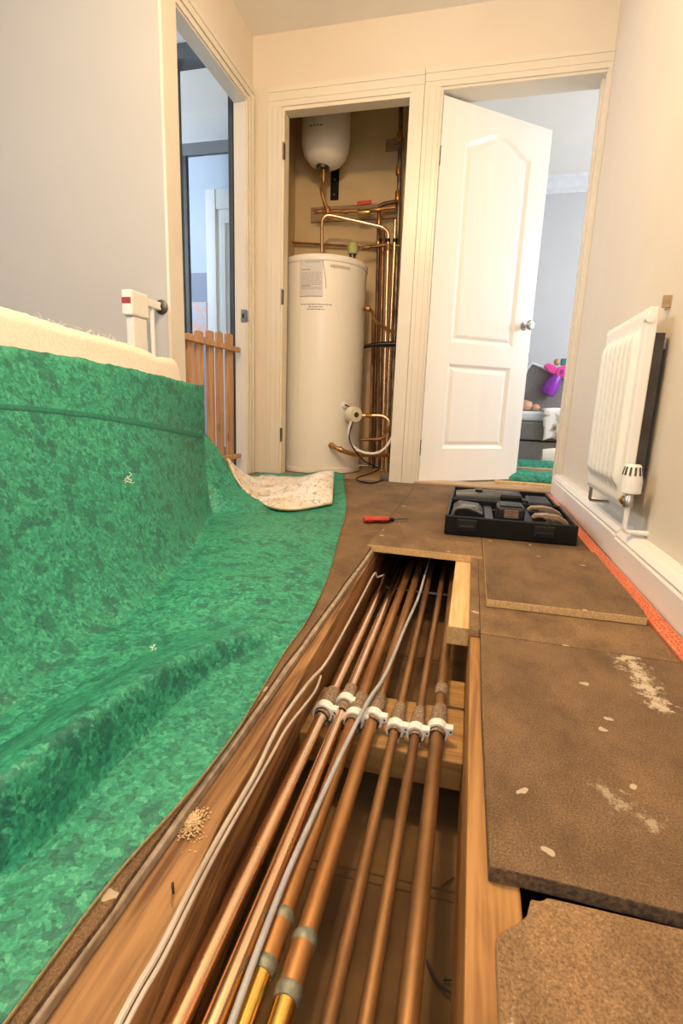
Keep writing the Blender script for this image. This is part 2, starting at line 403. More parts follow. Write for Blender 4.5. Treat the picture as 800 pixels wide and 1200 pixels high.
def smooth1(tab, x):
    if x <= tab[0][0]: return tab[0][1]
    n = len(tab)
    for i in range(n-1):
        if x <= tab[i+1][0]:
            t = (x-tab[i][0])/(tab[i+1][0]-tab[i][0])
            p0 = tab[max(i-1, 0)][1]; p1 = tab[i][1]; p2 = tab[i+1][1]; p3 = tab[min(i+2, n-1)][1]
            return .5*(2*p1+(p2-p0)*t+(2*p0-5*p1+4*p2-p3)*t*t+(3*p1-p0-3*p2+p3)*t**3)
    return tab[-1][1]
def text_mesh(body, size):
    cu = bpy.data.curves.new('t', 'FONT'); cu.body = body; cu.size = size; cu.align_x = 'CENTER'
    ob = bpy.data.objects.new('t', cu); COL.objects.link(ob)
    bpy.context.view_layer.update()
    me = bpy.data.meshes.new_from_object(ob)
    vs = [v.co.copy() for v in me.vertices]; fs = [tuple(p.vertices) for p in me.polygons]
    bpy.data.objects.remove(ob); bpy.data.meshes.remove(me); bpy.data.curves.remove(cu)
    return vs, fs

# ================================================================== SETTING
XL, XR, YF, ZC = -1.31, .49, 2.935, 2.34
# --- ceiling
MB().box(-3.5, 2.5, -1.4, 5.15, ZC, ZC+.1).build('ceiling', 'ceiling_paint')
tag(bpy.data.objects['ceiling'], 'pale painted ceiling', 'ceiling', kind='structure')

def one(name, mb, m, label, cat, **kw):
    return tag(mb.build(name, m, **kw), label, cat, kind='structure')
# --- far wall with cupboard and bedroom openings (X between -1.31 and XR)
CX0, CX1, CZ = -1.125, -.449, 1.974
BX0, BX1, BZ = -.281, .469, 1.99
far = MB()
far.box(XL-.1, CX0-.025, YF, YF+.072, 0, ZC).box(CX0-.025, CX1+.025, YF, YF+.072, CZ+.025, ZC)
far.box(CX1+.025, BX0-.025, YF, YF+.072, 0, ZC).box(BX0-.025, BX1+.012, YF, YF+.072, BZ+.025, ZC).box(BX1+.012, XR+.1, YF, YF+.072, 0, ZC)
one('wall_far', far, 'wall_paint', 'cream far wall of the hall around cupboard and bedroom doorways', 'wall')
# --- right wall
one('wall_right', MB().box(XR, XR+.1, -1.4, YF, -.26, ZC), 'wall_paint', 'cream right hall wall behind the radiator', 'wall')
# --- left wall: short piece with doorway; partition stub
LY0, LY1, LZ = 2.155, 2.828, 1.985
lw = MB().box(XL-.065, XL, LY1+.022, YF, 0, ZC).box(XL-.065, XL, LY0-.105, LY1+.022, LZ+.022, ZC)
one('wall_left', lw, 'wall_paint', 'cream left hall wall above the narrow doorway', 'wall')
one('wall_partition', MB().box(-3.5, XL-.002, LY0-.105, LY0-.004, 0, ZC), 'grey_paint', 'pale grey wall behind the white safety gate', 'wall')
one('wall_stair', MB().box(-2.9, -2.8, -1.4, 2.05, 0, ZC), 'grey_paint', 'grey stairwell side wall', 'wall')
one('wall_near', MB().box(-2.9, XR+.1, -1.5, -1.4, 0, ZC), 'wall_paint', 'hall wall opposite the cupboard', 'wall')
# --- cupboard shell
cb = MB().box(-1.42, -1.32, YF+.072, 3.66, 0, ZC).box(-1.42, -.33, 3.66, 3.76, 0, ZC).box(-.43, -.33, YF+.072, 3.66, 0, ZC)
one('wall_cupboard', cb, 'cupboard_paint', 'dull yellowish walls inside the cylinder cupboard', 'wall')
# --- bedroom shell
br = MB().box(-.33, 2.5, 5.0, 5.1, 0, ZC).box(2.4, 2.5, 2.935, 5.0, 0, ZC).box(XR+.1, 2.5, 2.935, 3.035, 0, ZC).box(-.33, -.30, 3.76, 5.0, 0, ZC)
one('wall_bedroom', br, 'bed_wall_paint', 'pale grey bedroom walls', 'wall')
cor = MB()
prof = [(5.0, 2.235), (4.985, 2.25), (4.965, 2.262), (4.93, 2.30), (4.905, 2.32), (4.9, 2.34), (5.0, 2.34)]
cor.prism([(-.3, y, z) for y, z in prof], (2.7, 0, 0))
one('trim_1', cor, 'sheet_white', 'white coving along the bedroom ceiling', 'coving')
# --- side room shell
one('wall_side_room', MB().box(-3.5, -1.42, 3.92, 4.02, 0, ZC).box(-3.5, -3.4, 2.15, 3.92, 0, ZC), 'blue_wall', 'pale bluish wall of the side room', 'wall')

def architrave(name, pts_out, label, yplane, wid, parts):
    pass
def arch_frame(name, x0, x1, z1, w0, w1, wt, label, m='white_gloss'):
    """stepped architrave around an opening in the far wall: legs of width w0 (left), w1 (right), head wt"""
    t = struct(name, (x0, YF, 0), label, 'door frame')
    def leg(xa, xb, inner_right, nm):
        w_ = xb-xa; b = MB()
        seq = [(0, .30, .012), (.30, .72, .0145), (.72, 1.0, .018)]
        for a, c, d in seq:
            if inner_right: p, q = xb-c*w_, xb-a*w_
            else: p, q = xa+a*w_, xa+c*w_
            b.box(p, q, YF-d, YF-.0005, 0, z1+.0)
        b.build(nm, m, t, bevel=.0006)
    leg(x0-w0, x0, True, 'architrave_leg'); leg(x1, x1+w1, False, 'architrave_leg')
    b = MB()
    for a, c, d in [(0, .30, .012), (.30, .72, .0145), (.72, 1.0, .018)]:
        b.box(x0-w0, x1+w1, YF-d-.0003, YF-.0005, z1+a*wt, z1+c*wt)
    b.build('architrave_head', m, t, bevel=.0006)
    return t
t1 = arch_frame('trim_2', CX0-.012, CX1+.004, CZ+.018, .078, .070, .094, 'cream moulded frame around the cylinder cupboard opening')
li = MB().box(CX0-.025, CX0, YF-.004, YF+.072, 0, CZ).box(CX1, CX1+.025, YF-.004, YF+.072, 0, CZ).box(CX0-.025, CX1+.025, YF-.004, YF+.072, CZ, CZ+.025)
li.build('lining', 'cream_gloss', t1, bevel=.001)
for z in (1.78, 1.03, .24):
    h = MB().box(CX0-.004, CX0+.0012, YF-.004, YF+.012, z-.04, z+.04).tube([(CX0-.003, YF-.008, z-.042), (CX0-.003, YF-.008, z+.042)], .0045, 8)
    h.build('hinge', 'dark_steel', t1)
t2 = arch_frame('trim_3', BX0-.012, BX1+.002, BZ+.012, .080, .0185, .085, 'cream moulded frame around the bedroom doorway')
li = MB().box(BX0-.025, BX0, YF-.004, YF+.13, 0, BZ).box(BX1, BX1+.012, YF-.004, YF+.13, 0, BZ).box(BX0-.025, BX1+.012, YF-.004, YF+.13, BZ, BZ+.025)
li.box(BX1-.012, BX1, YF+.045, YF+.085, 0, BZ)
li.build('lining', 'white_gloss', t2, bevel=.001)
# left doorway frame
t3 = struct('trim_4', (XL, LY1, 0), 'cream frame of the narrow left doorway beside the corner', 'door frame')
b = MB()
for a, c, d in [(0, .25, .012), (.25, .35, .008), (.35, .7, .016), (.7, 1, .02)]:
    b.box(XL+.0005, XL+d, LY1+.006+a*.078, LY1+.006+c*.078, 0, LZ+.008+a*.08)
b.build('architrave_leg', 'white_gloss', t3, bevel=.0006)
b = MB()
for a, c, d in [(0, .25, .012), (.25, .35, .008), (.35, .7, .016), (.7, 1, .02)]:
    b.box(XL+.0005, XL+d+.0003, LY0+.0, LY1+.006+c*.078, LZ+.008+a*.085, LZ+.008+c*.085)
b.build('architrave_head', 'white_gloss', t3, bevel=.0006)
b = MB().box(XL-.066, XL+.004, LY1, LY1+.022, 0, LZ+.0).box(XL-.066, XL+.004, LY0, LY1+.022, LZ, LZ+.022)
b.build('lining', 'white_gloss', t3, bevel=.001)
sp = MB().box(XL-.028, XL+.006, LY1-.003, LY1+.0, .875, .945).box(XL+.002, XL+.012, LY1-.004, LY1+.010, .88, .94)
sp.build('strike_plate', 'steel', t3)
MB().box(XL-.018, XL-.009, LY1-.0045, LY1-.003, .898, .922).build('keep', 'black_plastic', t3)
# white end cap of the partition
one('trim_5', MB().box(XL-.002, XL+.012, LY0-.108, LY0+.002, 0, ZC).box(XL-.11, XL-.002, LY0-.003, LY0+.002, 0, ZC), 'white_gloss', 'warm white end board of the grey partition', 'trim', bevel=.002)

# --- floor with boards, joists
floor = struct('floor', (0, 0, 0), 'brown chipboard hall floor cut open over copper pipes', 'floor')
def board(outline, z, th=.018, m='chipboard', edge='chip_edge', bev=.0015):
    b = MB(); b.prism([(x, y, z-th) for x, y in outline], (0, 0, th), 0, 1, 0)
    return b.build('board', [m, edge], floor, bevel=bev)
def R4(x0, x1, y0, y1): return [(x0, y0), (x1, y0), (x1, y1), (x0, y1)]
def ragged(a, b_, n, amp):
    out = []
    for i in range(n+1):
        t = i/n; p = Vector(a)*(1-t)+Vector(b_)*t
        if 0 < i < n: p += Vector((random.uniform(-amp, amp), random.uniform(-amp, amp)))
        out.append((p.x, p.y))
    return out
HX0, HX1, HY = -.262, .049, 1.50
board(R4(-1.30, -.2875, 1.655, YF-.001), 0)                                   # under the underlay
board([(-1.30, -1.38)] + ragged((-.272, -1.38), (-.266, .3), 14, .002) + ragged((-.268, .32), (-.275, 1.652), 16, .002) + [(-1.30, 1.652)], 0, edge='chip_edge_dark')
board([(-.286, 1.655), (-.286, 2.12), (.0625, 2.12), (.0625, 1.655)], 0)
board([(-.286, HY+.004), (.0275, HY-.006), (.0625, HY-.006), (.0625, 1.653), (-.286, 1.653)], .006, th=.022, m='chipboard_warm', edge='chip_edge_pale')
board(R4(-.286, .435, 2.122, YF-.001), 0)
board([(.029, .985), (.0492, .985), (.0492, 1.491), (.029, 1.491)], .0005, m='chipboard_warm')
board(R4(.0645, .436, 1.632, 2.12), 0)
board([(.064, 1.112), (.388, 1.116), (.392, 1.16), (.393, 1.63), (.0655, 1.63)], .0185, m='chipboard', edge='chip_edge_pale')    # lifted board with a pale cut edge
board([(.050, .967), (.436, .958), (.436, 1.63), (.050, 1.63)], -.0005, m='chipboard_warm', edge='chip_edge_dark')
board([(.052, .432), (.085, .4335), (.25, .432), (.436, .430), (.436, .955), (.050, .964), (.049, .7)], 0, m='chipboard_paint', edge='chip_edge_dark')
board([(.056, -1.38), (.436, -1.38), (.436, .424)] + ragged((.11, .418), (.088, .412), 4, .003) + ragged((.083, .395), (.056, .368), 5, .003), -.004, m='chipboard_pale', edge='chip_edge')
# dark tarry line and cupboard / bedroom floors
MB().box(-1.32, -.43, YF, 3.66, -.02, -.002).build('cupboard_floor', 'batten_wood', floor)
for i in range(9):
    y = 2.94+i*.235
    MB().box(-.30, 2.4, y, y+.232, -.02, -.003 - (.001 if i % 2 else 0)).build('plank', 'floor_wood', floor, bevel=.001)
MB().box(-3.4, XL, 2.16, 3.92, -.02, -.002).build('side_room_floor', 'grey_paint', floor)
MB().box(-2.8, -1.302, -1.4, 2.05, -.02, -.001).build('landing_floor', 'chipboard', floor)
# trench
MB().box(-.2735, -.2635, -1.38, 1.49, -.0184, -.006).build('board_tongue', 'tongue_grey', floor, bevel=.002)
j = MB()
js = [(-1.4, -.17), (.1, -.203), (.25, -.210), (.44, -.231), (.85, -.246), (1.5, -.262), (2.6, -.285)]
rows = []
for y, xi in js:
    rows.append([(-.335, y, -.0185), (xi, y, -.0195), (xi-.002, y, -.225), (-.335, y, -.225), (-.335, y, -.0185)])
j.grid(rows); j.build('joist', 'joist_wood', floor, bevel=.002)
MB().box(.0315, .082, -1.38, 2.6, -.225, -.0185).build('joist', 'orange_wood', floor, bevel=.002)
MB().box(-.014, .0310, 1.02, 1.60, -.058, -.0165).build('packing_block', 'pale_wood', floor, bevel=.002)
MB().box(-.244, .0312, .735, .885, -.175, -.122).build('noggin', 'noggin_wood', floor, bevel=.003)
MB().box(-.01, .0312, .905, 1.0, -.18, -.128).build('noggin', 'noggin_wood', floor, bevel=.003)
MB().box(-1.3, XR+.1, -1.4, 2.935, -.262, -.25).build('ceiling_board', 'subfloor_card', floor)
b = MB()
for y in (.60, .615, 1.28, 1.3):
    b.tube([(-.30, y, -.2495), (.031, y+.01, -.2495)], .0025, 6)
b.build('tape_seam', 'subfloor_card', floor)
b = MB(); b.box(-.9, .436, 2.6, 2.62, -.26, -.02); b.build('end_blocking', 'joist_wood', floor)

# skirting on the right wall
def skirt(name, y0, y1, x, h, label):
    pr = [(XR-.0005, 0.001), (x, .001), (x, h*.70), (x+.004, h*.76), (x+.003, h*.82), (x+.012, h*.94), (x+.022, h), (XR-.0005, h)]
    m = MB().prism([(px_, y0, pz) for px_, pz in pr], (0, y1-y0, 0))
    return one(name, m, 'skirt_white', label, 'skirting', bevel=.0015)
skirt('baseboard_right', -1.38, 1.62, .437, .100, 'white moulded skirting along the near right wall')
skirt('baseboard_far_right', 1.622, YF-.026, .440, .108, 'white skirting under the radiator')

# ================================================================== DOOR (open into the bedroom)
def make_door():
    hx, hy = BX0+.004, YF+.018
    d = struct('door_1', (hx, hy, .006), 'white two panel door with arched top panel, ajar into bedroom', 'door')
    ang = math.radians(37.5); U = Vector((math.cos(ang), math.sin(ang), 0)); N = Vector((U.y, -U.x, 0))
    W, H, T = .722, 1.972, .035
    def pt(u, z, w=0.): return U*u + N*w + Vector((0, 0, z))     # w>0 toward the hall
    def outline(u0, u1, z0, z1, arch=0, ins=0):
        u0 += ins; u1 -= ins; z0 += ins; z1 -= ins
        o = [(u0, z0), (u1, z0)]
        if not arch: return o+[(u1, z1), (u0, z1)]
        n = 18
        for i in range(n+1):
            t = i/n; u = u1+(u0-u1)*t
            k = .5-.5*math.cos(2*math.pi*t); k = k**.8
            o.append((u, z1-arch+arch*k))
        return o
    panels = [(.150, .592, .795, 1.872, .075), (.145, .592, .195, .678, 0)]
    for side, nm in ((0., 'face'), (-T, 'face')):
        s = 1 if side == 0 else -1
        bm = bmesh.new()
        def loop(pts, w):
            vs = [bm.verts.new(pt(u, z, w)) for u, z in pts]
            return vs
        def edges(vs): return [bm.edges.new((vs[i], vs[(i+1) % len(vs)])) for i in range(len(vs))]
        es = edges(loop([(0, 0), (W, 0), (W, H), (0, H)], side)); rims = []
        for p in panels:
            r = loop(outline(*p), side); es += edges(r); rims.append((r, p))
        bmesh.ops.triangle_fill(bm, edges=es, use_beauty=True)
        for r, p in rims:      # remove fill inside panels, then build moulding rings
            us = [outline(*p)]
        for f in list(bm.faces):
            c = f.calc_center_median(); u = c.dot(U); z = c.z
            for p in panels:
                if p[0] < u < p[1] and p[2] < z < p[3] and all(any(v is rv for r, q in rims if q is p for rv in r) for v in f.verts):
                    bm.faces.remove(f); break
        for r, p in rims:
            prev = r
            for ins, dep in ((.006, .003), (.016, .010), (.024, .011), (.040, .004), (.046, .003)):
                cur = loop(outline(*p, ins=ins), side-s*dep)
                n = len(cur)
                for i in range(n): bm.faces.new((prev[i], prev[(i+1) % n], cur[(i+1) % n], cur[i]))
                prev = cur
            bm.faces.new(prev)
        bmesh.ops.recalc_face_normals(bm, faces=bm.faces)
        me = bpy.data.meshes.new('door_face'); bm.to_mesh(me); bm.free(); me.materials.append(MATS['door_white'])
        o = bpy.data.objects.new('door_face', me); COL.objects.link(o); o.parent = d
    e = MB()
    c = [(0, 0), (W, 0), (W, H), (0, H)]
    for i in range(4):
        a, b_ = c[i], c[(i+1) % 4]
        e.add([pt(*a, 0), pt(*b_, 0), pt(*b_, -T), pt(*a, -T)], [(0, 1, 2, 3)])
    e.build('door_edge', 'door_white', d, local=True)
    for s in (1, -1):
        w0 = 0 if s == 1 else -T
        k = MB().lathe([(.026, 0), (.026, .004), (.012, .008), (.010, .026), (.020, .034), (.027, .044), (.028, .052), (.022, .061), (.0, .064)], pt(.662, .925, w0), N*s, 24)
        k.build('door_knob', 'steel', d, smooth=True, local=True)
    for z in (.2, 1.70):
        MB().obox(pt(-.006, z, -.004), U*.006, N*.006, (0, 0, .045)).build('hinge', 'dark_steel', d, local=True)
make_door()

# side-room white door standing behind the glazed frame
sd = struct('door_2', (-1.9, 3.9, 0), 'white panel door seen through the dark sliding frame', 'door')
b = MB().box(-2.12, -1.43, 3.885, 3.919, 0, 2.0).box(-2.12, -2.04, 3.865, 3.885, 0, 2.0).box(-2.04, -1.43, 3.872, 3.885, 1.86, 2.0)
b.box(-2.0, -1.96, 3.868, 3.885, .2, 1.8).box(-1.96, -1.5, 3.868, 3.885, 1.76, 1.8)
b.build('door_leaf', 'door_white', sd, bevel=.003)
one('wall_dado', MB().box(-3.39, -2.13, 3.905, 3.9195, 0, 1.42), 'blue_grey', 'blue grey lower band of the side room wall', 'wall')
pr = tag(MB().box(-2.36, -2.14, 3.888, 3.904, .93, 1.20).build('picture', 'print_photo', bevel=.003), 'small colourful picture low on the side room wall', 'picture')

# dark wardrobe frames in the side room
wf = thing('wardrobe_frame', 'dark grey overhead track and posts just inside the left doorway', 'wardrobe', (-1.6, 2.95, 0))
MB().box(-1.87, -1.385, 2.90, 3.01, 2.27, ZC-.001).build('header', 'mid_frame', wf, bevel=.002)
MB().box(-1.4295, -1.4205, 2.90, 3.01, 0, 2.27).box(-1.46, -1.4295, 2.93, 2.96, 0, 2.27).build('post', 'dark_frame', wf, bevel=.002)
MB().box(-1.822, -1.795, 2.90, 3.01, 0, 2.27).build('post', 'dark_frame', wf, bevel=.002)
ws = thing('sliding_wardrobe_door', 'dark grey framed glass sliding door in the side room', 'sliding door', (-1.9, 3.6, 0))
MB().box(-2.16, -1.44, 3.585, 3.62, 2.11, 2.185).build('top_rail', 'mid_frame', ws, bevel=.002)
MB().box(-2.175, -2.112, 3.585, 3.62, 0, 2.11).build('stile', 'dark_frame', ws, bevel=.002)
MB().box(-1.47, -1.44, 3.585, 3.62, 0, 2.11).build('stile', 'dark_frame', ws, bevel=.002)
MB().box(-2.112, -1.47, 3.600, 3.604, .08, 2.11).build('pane', 'clear_glass', ws)
MB().box(-2.112, -1.47, 3.585, 3.62, 0, .08).build('bottom_rail', 'mid_frame', ws)
tag(MB().box(-2.25, -2.185, 3.585, 3.61, 0, 2.19).build('white_side_panel', 'sheet_white', bevel=.002), 'white upright strip beside the dark sliding door', 'panel')

# ================================================================== PICKET GATE
pg = thing('picket_gate', 'brown wooden picket gate across the left doorway', 'gate', (-1.36, 2.5, 0))
for y0, y1, z1 in ((2.165, 2.235, .735), (2.265, 2.318, .742), (2.348, 2.415, .765), (2.462, 2.524, .782), (2.562, 2.624, .79), (2.672, 2.744, .797)):
    MB().prism([(-1.348, y0, .03), (-1.348, y1, .03), (-1.348, y1, z1-.006), (-1.348, y1-.012, z1), (-1.348, y0+.012, z1), (-1.348, y0, z1-.006)], (-.018, 0, 0)).build('picket', 'picket_wood', pg, bevel=.002)
MB().box(-1.3475, -1.328, 2.16, LY1-.03, .705, .732).build('rail', 'picket_wood', pg, bevel=.002)
MB().box(-1.3475, -1.328, 2.16, LY1-.03, .098, .125).build('rail', 'picket_wood', pg, bevel=.002)

# ================================================================== SAFETY GATE FRAME
sg = thing('safety_gate', 'white metal safety gate frame with red marker against grey wall', 'safety gate', (-1.345, 1.9, 0))
lh = MB().box(-1.372, -1.325, 1.822, 1.935, .745, .842).build('latch_housing', 'white_plastic', sg, bevel=.008, bseg=3)
MB().box(-1.365, -1.330, 1.835, 1.925, .0, .745).build('upright', 'white_plastic', sg, bevel=.006)
MB().box(-1.362, -1.333, 1.93, 2.035, .800, .832).build('top_bar', 'white_plastic', sg, bevel=.004)
MB().tube([(-1.347, 1.985, .0), (-1.347, 1.985, .80)], .0095, 10).build('rod', 'white_plastic', sg, smooth=True)
MB().box(-1.368, -1.329, 1.8205, 1.823, .790, .812).build('red_marker', 'red_sticker', lh)
MB().lathe([(.030, 0), (.030, .006), (.024, .010), (.013, .013), (.012, .022)], (-1.342, 2.0495, .816), (0, -1, 0), 24).build('pressure_cup', 'dark_steel', sg, smooth=True)

# ================================================================== HOT WATER CYLINDER
TX, TY, TR, TH = -.995, 3.315, .272, 1.29
cy = thing('hot_water_cylinder', 'tall white hot water cylinder standing in the cupboard', 'water heater', (TX, TY, 0))
MB().lathe([(TR, .03), (TR, TH-.036)], (TX, TY, 0), seg=64).build('body', 'tank_white', cy, smooth=True)
MB().lathe([(TR+.004, TH-.038), (TR+.006, TH-.034), (TR+.006, TH-.012), (TR-.004, TH), (TR-.04, TH+.006), (0, TH+.008)], (TX, TY, 0), seg=64).build('lid', 'tank_white', cy, smooth=True)
MB().lathe([(TR-.01, 0), (TR+.005, .003), (TR+.005, .032), (TR, .036)], (TX, TY, 0), seg=64).build('base_ring', 'tank_white', cy, smooth=True)
def wrapc(u, z, off=.001):      # u = metres round the drum from its camera-facing line
    a = math.atan2(-TY, -TX) + u/TR
    return (TX+(TR+off)*math.cos(a), TY+(TR+off)*math.sin(a), z)
def curved(u0, u1, z0, z1, off, n=10):
    return MB().grid([[wrapc(u0+(u1-u0)*i/n, z, off) for i in range(n+1)] for z in (z0, z1)])
def pix_uz(px_, py_):
    d = CR*((px_-400)/FPX) - CU*((py_-600)/FPX) + CF; o = Vector((0, 0, CH))
    ox, oy = o.x-TX, o.y-TY; A = d.x*d.x+d.y*d.y; B = 2*(ox*d.x+oy*d.y); Cc = ox*ox+oy*oy-TR*TR
    t = (-B-math.sqrt(max(B*B-4*A*Cc, 0)))/(2*A); p = o+d*t
    a = math.atan2(p.y-TY, p.x-TX)-math.atan2(-TY, -TX)
    a = (a+math.pi) % (2*math.pi)-math.pi
    return a*TR, p.z
u0, zt = pix_uz(352, 302); u1, _z = pix_uz(379, 302); _u, zb = pix_uz(352, 348); u2, _z = pix_uz(388, 320)
lab = curved(u0, u1, zb, zt, .0012).build('label_sheet', 'label_paper', cy)
lb2 = curved(u1, u2, zb, zt, .0010).build('label_sheet', 'tank_white', cy)
m = MB(); random.seed(3)
for k in range(15):
    z = zt-.07-k*.0075
    if k in (0, 12): m.grid([[wrapc(u0+.012+.055*i/4, zz, .0018) for i in range(5)] for zz in (z, z+.0045)]); continue
    if k in (1,): continue
    x = u0+.012
    while x < u1-.012:
        L = random.uniform(.008, .03); e = min(x+L, u1-.008)
        m.grid([[wrapc(x+(e-x)*i/3, zz, .0018) for i in range(4)] for zz in (z, z+.002)]); x = e+.004
m.build('label_print', 'print_grey', lab)
m = curved(u0, u1, zb, zb+.003, .002); m.grid([[wrapc(u0+i*.0012, z, .002) for i in range(2)] for z in (zb, zt)])
m.build('label_edge', 'print_grey', lab)
cw = [Vector(wrapc(*pix_uz(*p), .003)) for p in ((378, 303), (380, 316), (381, 326), (382, 338))]
MB().tube(catmull(cw, 5), .0012, 5).build('hanging_wire', 'wire_dark', cy)
cu_, cz_ = pix_uz(383, 304)
MB().lathe([(.0065, 0), (.0065, .003)], wrapc(cu_, cz_, 0), Vector(wrapc(cu_, cz_, .1))-Vector(wrapc(cu_, cz_, 0)), 12).build('sensor_hole', 'print_black', cy)
def wrap_text(body, size, uc, z, mt, nm):
    vs, fs = text_mesh(body, size)
    MB().add([wrapc(uc+v.x, z+v.y, .0018) for v in vs], fs).build(nm, mt, cy)
uc, zc_ = pix_uz(399, 314); wrap_text('VIESSMANN', .025, uc, min(zc_, TH-.075), 'print_orange', 'maker_name')
uc, zc_ = pix_uz(366, 308); wrap_text('VIESSMANN', .017, uc, zc_, 'print_grey', 'maker_name')
m = MB(); uc, zc_ = pix_uz(370, 357)
for k, L in enumerate((.19, .09, .11)):
    x = uc-L/2
    while x < uc+L/2:
        e = min(x+random.uniform(.008, .02), uc+L/2)
        m.grid([[wrapc(x+(e-x)*i/3, zz, .0015) for i in range(4)] for zz in (zc_-k*.014, zc_-k*.014+.005)]); x = e+.004
m.build('notice_print', 'print_grey', cy)
def stub(px_, py_, r, L, nm, mt):
    u, z = pix_uz(px_, py_); a = Vector(wrapc(u, z, -.002)); n = (Vector(wrapc(u, z, 1))-Vector(wrapc(u, z, 0))).normalized()
    MB().lathe([(r, 0), (r, L*.7), (r*.8, L)], a, n, 20).build(nm, mt, cy, smooth=True); return a, n
ca, cn = stub(403, 475, .020, .016, 'cable_gland', 'white_plastic')
ca2, cn2 = stub(388, 522, .020, .014, 'port', 'brass')
seam = MB()
for px_ in (350, ):
    uu, _ = pix_uz(px_, 420); seam.grid([[wrapc(uu, z, .0016), wrapc(uu+.003, z, .0016)] for z in (.05, TH-.06)])
seam.build('jacket_seam', 'cream_plastic', cy)

# expansion vessel on the cupboard wall
EX, EY, ER = -1.045, 3.45, .152
ev = thing('expansion_vessel', 'white domed expansion vessel hanging above the cylinder', 'vessel', (EX, EY, 1.9))
MB().lathe([(0.001, 1.895), (.05, 1.90), (.10, 1.925), (.135, 1.965), (.15, 2.02), (ER, 2.06), (ER, 2.20), (.14, 2.25), (.10, 2.29), (0.001, 2.31)], (EX, EY, 0), seg=40).build('body', 'tank_white', ev, smooth=True)
MB().lathe([(.042, 1.885), (.042, 1.908), (.03, 1.91)], (EX-.01, EY-.02, 0), seg=24).build('flange', 'dark_steel', ev, smooth=True)
MB().lathe([(.013, 1.845), (.013, 1.886)], (EX-.012, EY-.02, 0), seg=8).build('union_nut', 'brass', ev)
m = MB(); a = P(391, 203, 'Y', 3.62); c = P(391, 232, 'Y', 3.62)
m.box(a.x-.028, a.x+.028, 3.645, 3.659, c.z, a.z+.10).obox((a.x-.02, 3.55, a.z+.05), (.02, 0, 0), (0, .10, .02), (0, .004, .012))
m.build('bracket', 'black_plastic', ev, bevel=.002)
for zz in (c.z+.03, c.z+.12): MB().lathe([(.006, 0), (.006, .004)], (a.x, 3.645, zz), (0, -1, 0), 10).build('screw', 'steel', ev)
m = MB()
for k in range(4): m.box(EX-.06+k*.022, EX-.045+k*.022, EY-ER-.0012, EY-ER+.02, 2.07, 2.078)
m.build('maker_plate', 'print_grey', ev)

# ================================================================== CUPBOARD PIPES
def cup_pipe(name, pix, r, mt, label, yy=3.5, rad=.04, extra=(), mats=None):
    pts = []
    for p in pix:
        y = p[2] if len(p) > 2 else yy
        pts.append(P(p[0], p[1], 'Y', y))
    t = thing(name, label, 'pipe', pts[-1] if False else tuple(pts[0]), 'copper pipes in the cupboard')
    MB().tube(rounded(pts, rad), r, 12).build('tube', mt, t, smooth=True)
    for px_, py_, y, ln, rr, axis in extra:
        c = P(px_, py_, 'Y', y); ax = Vector(axis)
        MB().lathe([(rr, -ln/2), (rr*1.12, -ln/2+.004), (rr*1.12, ln/2-.004), (rr, ln/2)], c, ax, 14).build('fitting', 'copper_dull', t, smooth=True)
    return t
Z3 = (0, 0, 1); X3 = (1, 0, 0)
t = cup_pipe('copper_pipe', [(379, 199, 3.42), (379, 214, 3.42), (376, 224, 3.46), (384, 248, 3.5)], .011, 'copper_dull', 'copper pipe dropping from the white expansion vessel', extra=[(384, 246, 3.5, .04, .0125, Z3)])
cup_pipe('copper_pipe', [(368, 248), (430, 247), (463, 243)], .011, 'copper_dull', 'level copper pipe with red valve above the cylinder', extra=[(372, 248, 3.5, .05, .0125, X3), (404, 248, 3.5, .05, .0125, X3), (440, 246, 3.5, .06, .013, X3)])
cup_pipe('copper_pipe', [(377, 296, 3.32), (377, 250, 3.36), (448, 266, 3.44), (455, 272, 3.44), (447, 566, 3.44)], .011, 'copper_bright', 'copper loop rising from cylinder top and sloping down to the right', rad=.07, extra=[(455, 290, 3.44, .04, .0125, Z3)])
cup_pipe('copper_pipe', [(466, 236, 3.52), (444, 240, 3.52), (444, 256, 3.52), (443, 300, 3.52), (439, 470, 3.52), (437, 566, 3.52)], .0125, 'copper_dark', 'dark aged copper pipe nearest the cylinder with elbow at top', extra=[(444, 262, 3.52, .07, .0145, Z3), (443, 285, 3.52, .04, .0145, Z3)])
cup_pipe('copper_pipe', [(463, 258, 3.50), (462, 290, 3.50), (455, 440, 3.50), (451, 566, 3.50)], .0105, 'copper_bright', 'bright copper pipe close to the cupboard frame')
cup_pipe('copper_pipe', [(470, 112, 3.56), (467, 240, 3.56), (459, 480, 3.56), (457, 566, 3.56)], .014, 'pipe_grey', 'tall grey brown pipe at the cupboard right side', extra=[(468, 160, 3.56, .06, .017, Z3), (467, 200, 3.56, .05, .017, Z3), (466, 232, 3.56, .08, .017, Z3)])
cup_pipe('copper_pipe', [(437, 366, 3.42), (436, 428, 3.58), (432, 566, 3.58)], .009, 'copper_dull', 'slim copper pipe between cylinder and dark pipe', rad=.01)
cup_pipe('copper_pipe', [(449, 270, 3.60), (446, 400, 3.60), (444, 566, 3.60)], .011, 'copper_aged', 'brown copper pipe against the cupboard back wall')
cup_pipe('copper_pipe', [(424, 362, 3.20), (436, 363, 3.30), (438, 376, 3.34), (463, 391, 3.42)], .010, 'brass', 'short brass pipe leaving the cylinder middle port', rad=.04, extra=[(430, 362, 3.24, .035, .016, X3)])
cup_pipe('copper_pipe', [(388, 522, 3.06), (398, 527, 3.04), (414, 533, 3.12), (455, 533, 3.30)], .014, 'copper_dull', 'copper pipe curving out of the cylinder low port', rad=.05, extra=[(399, 527, 3.045, .03, .016, (1, .1, -.4))])
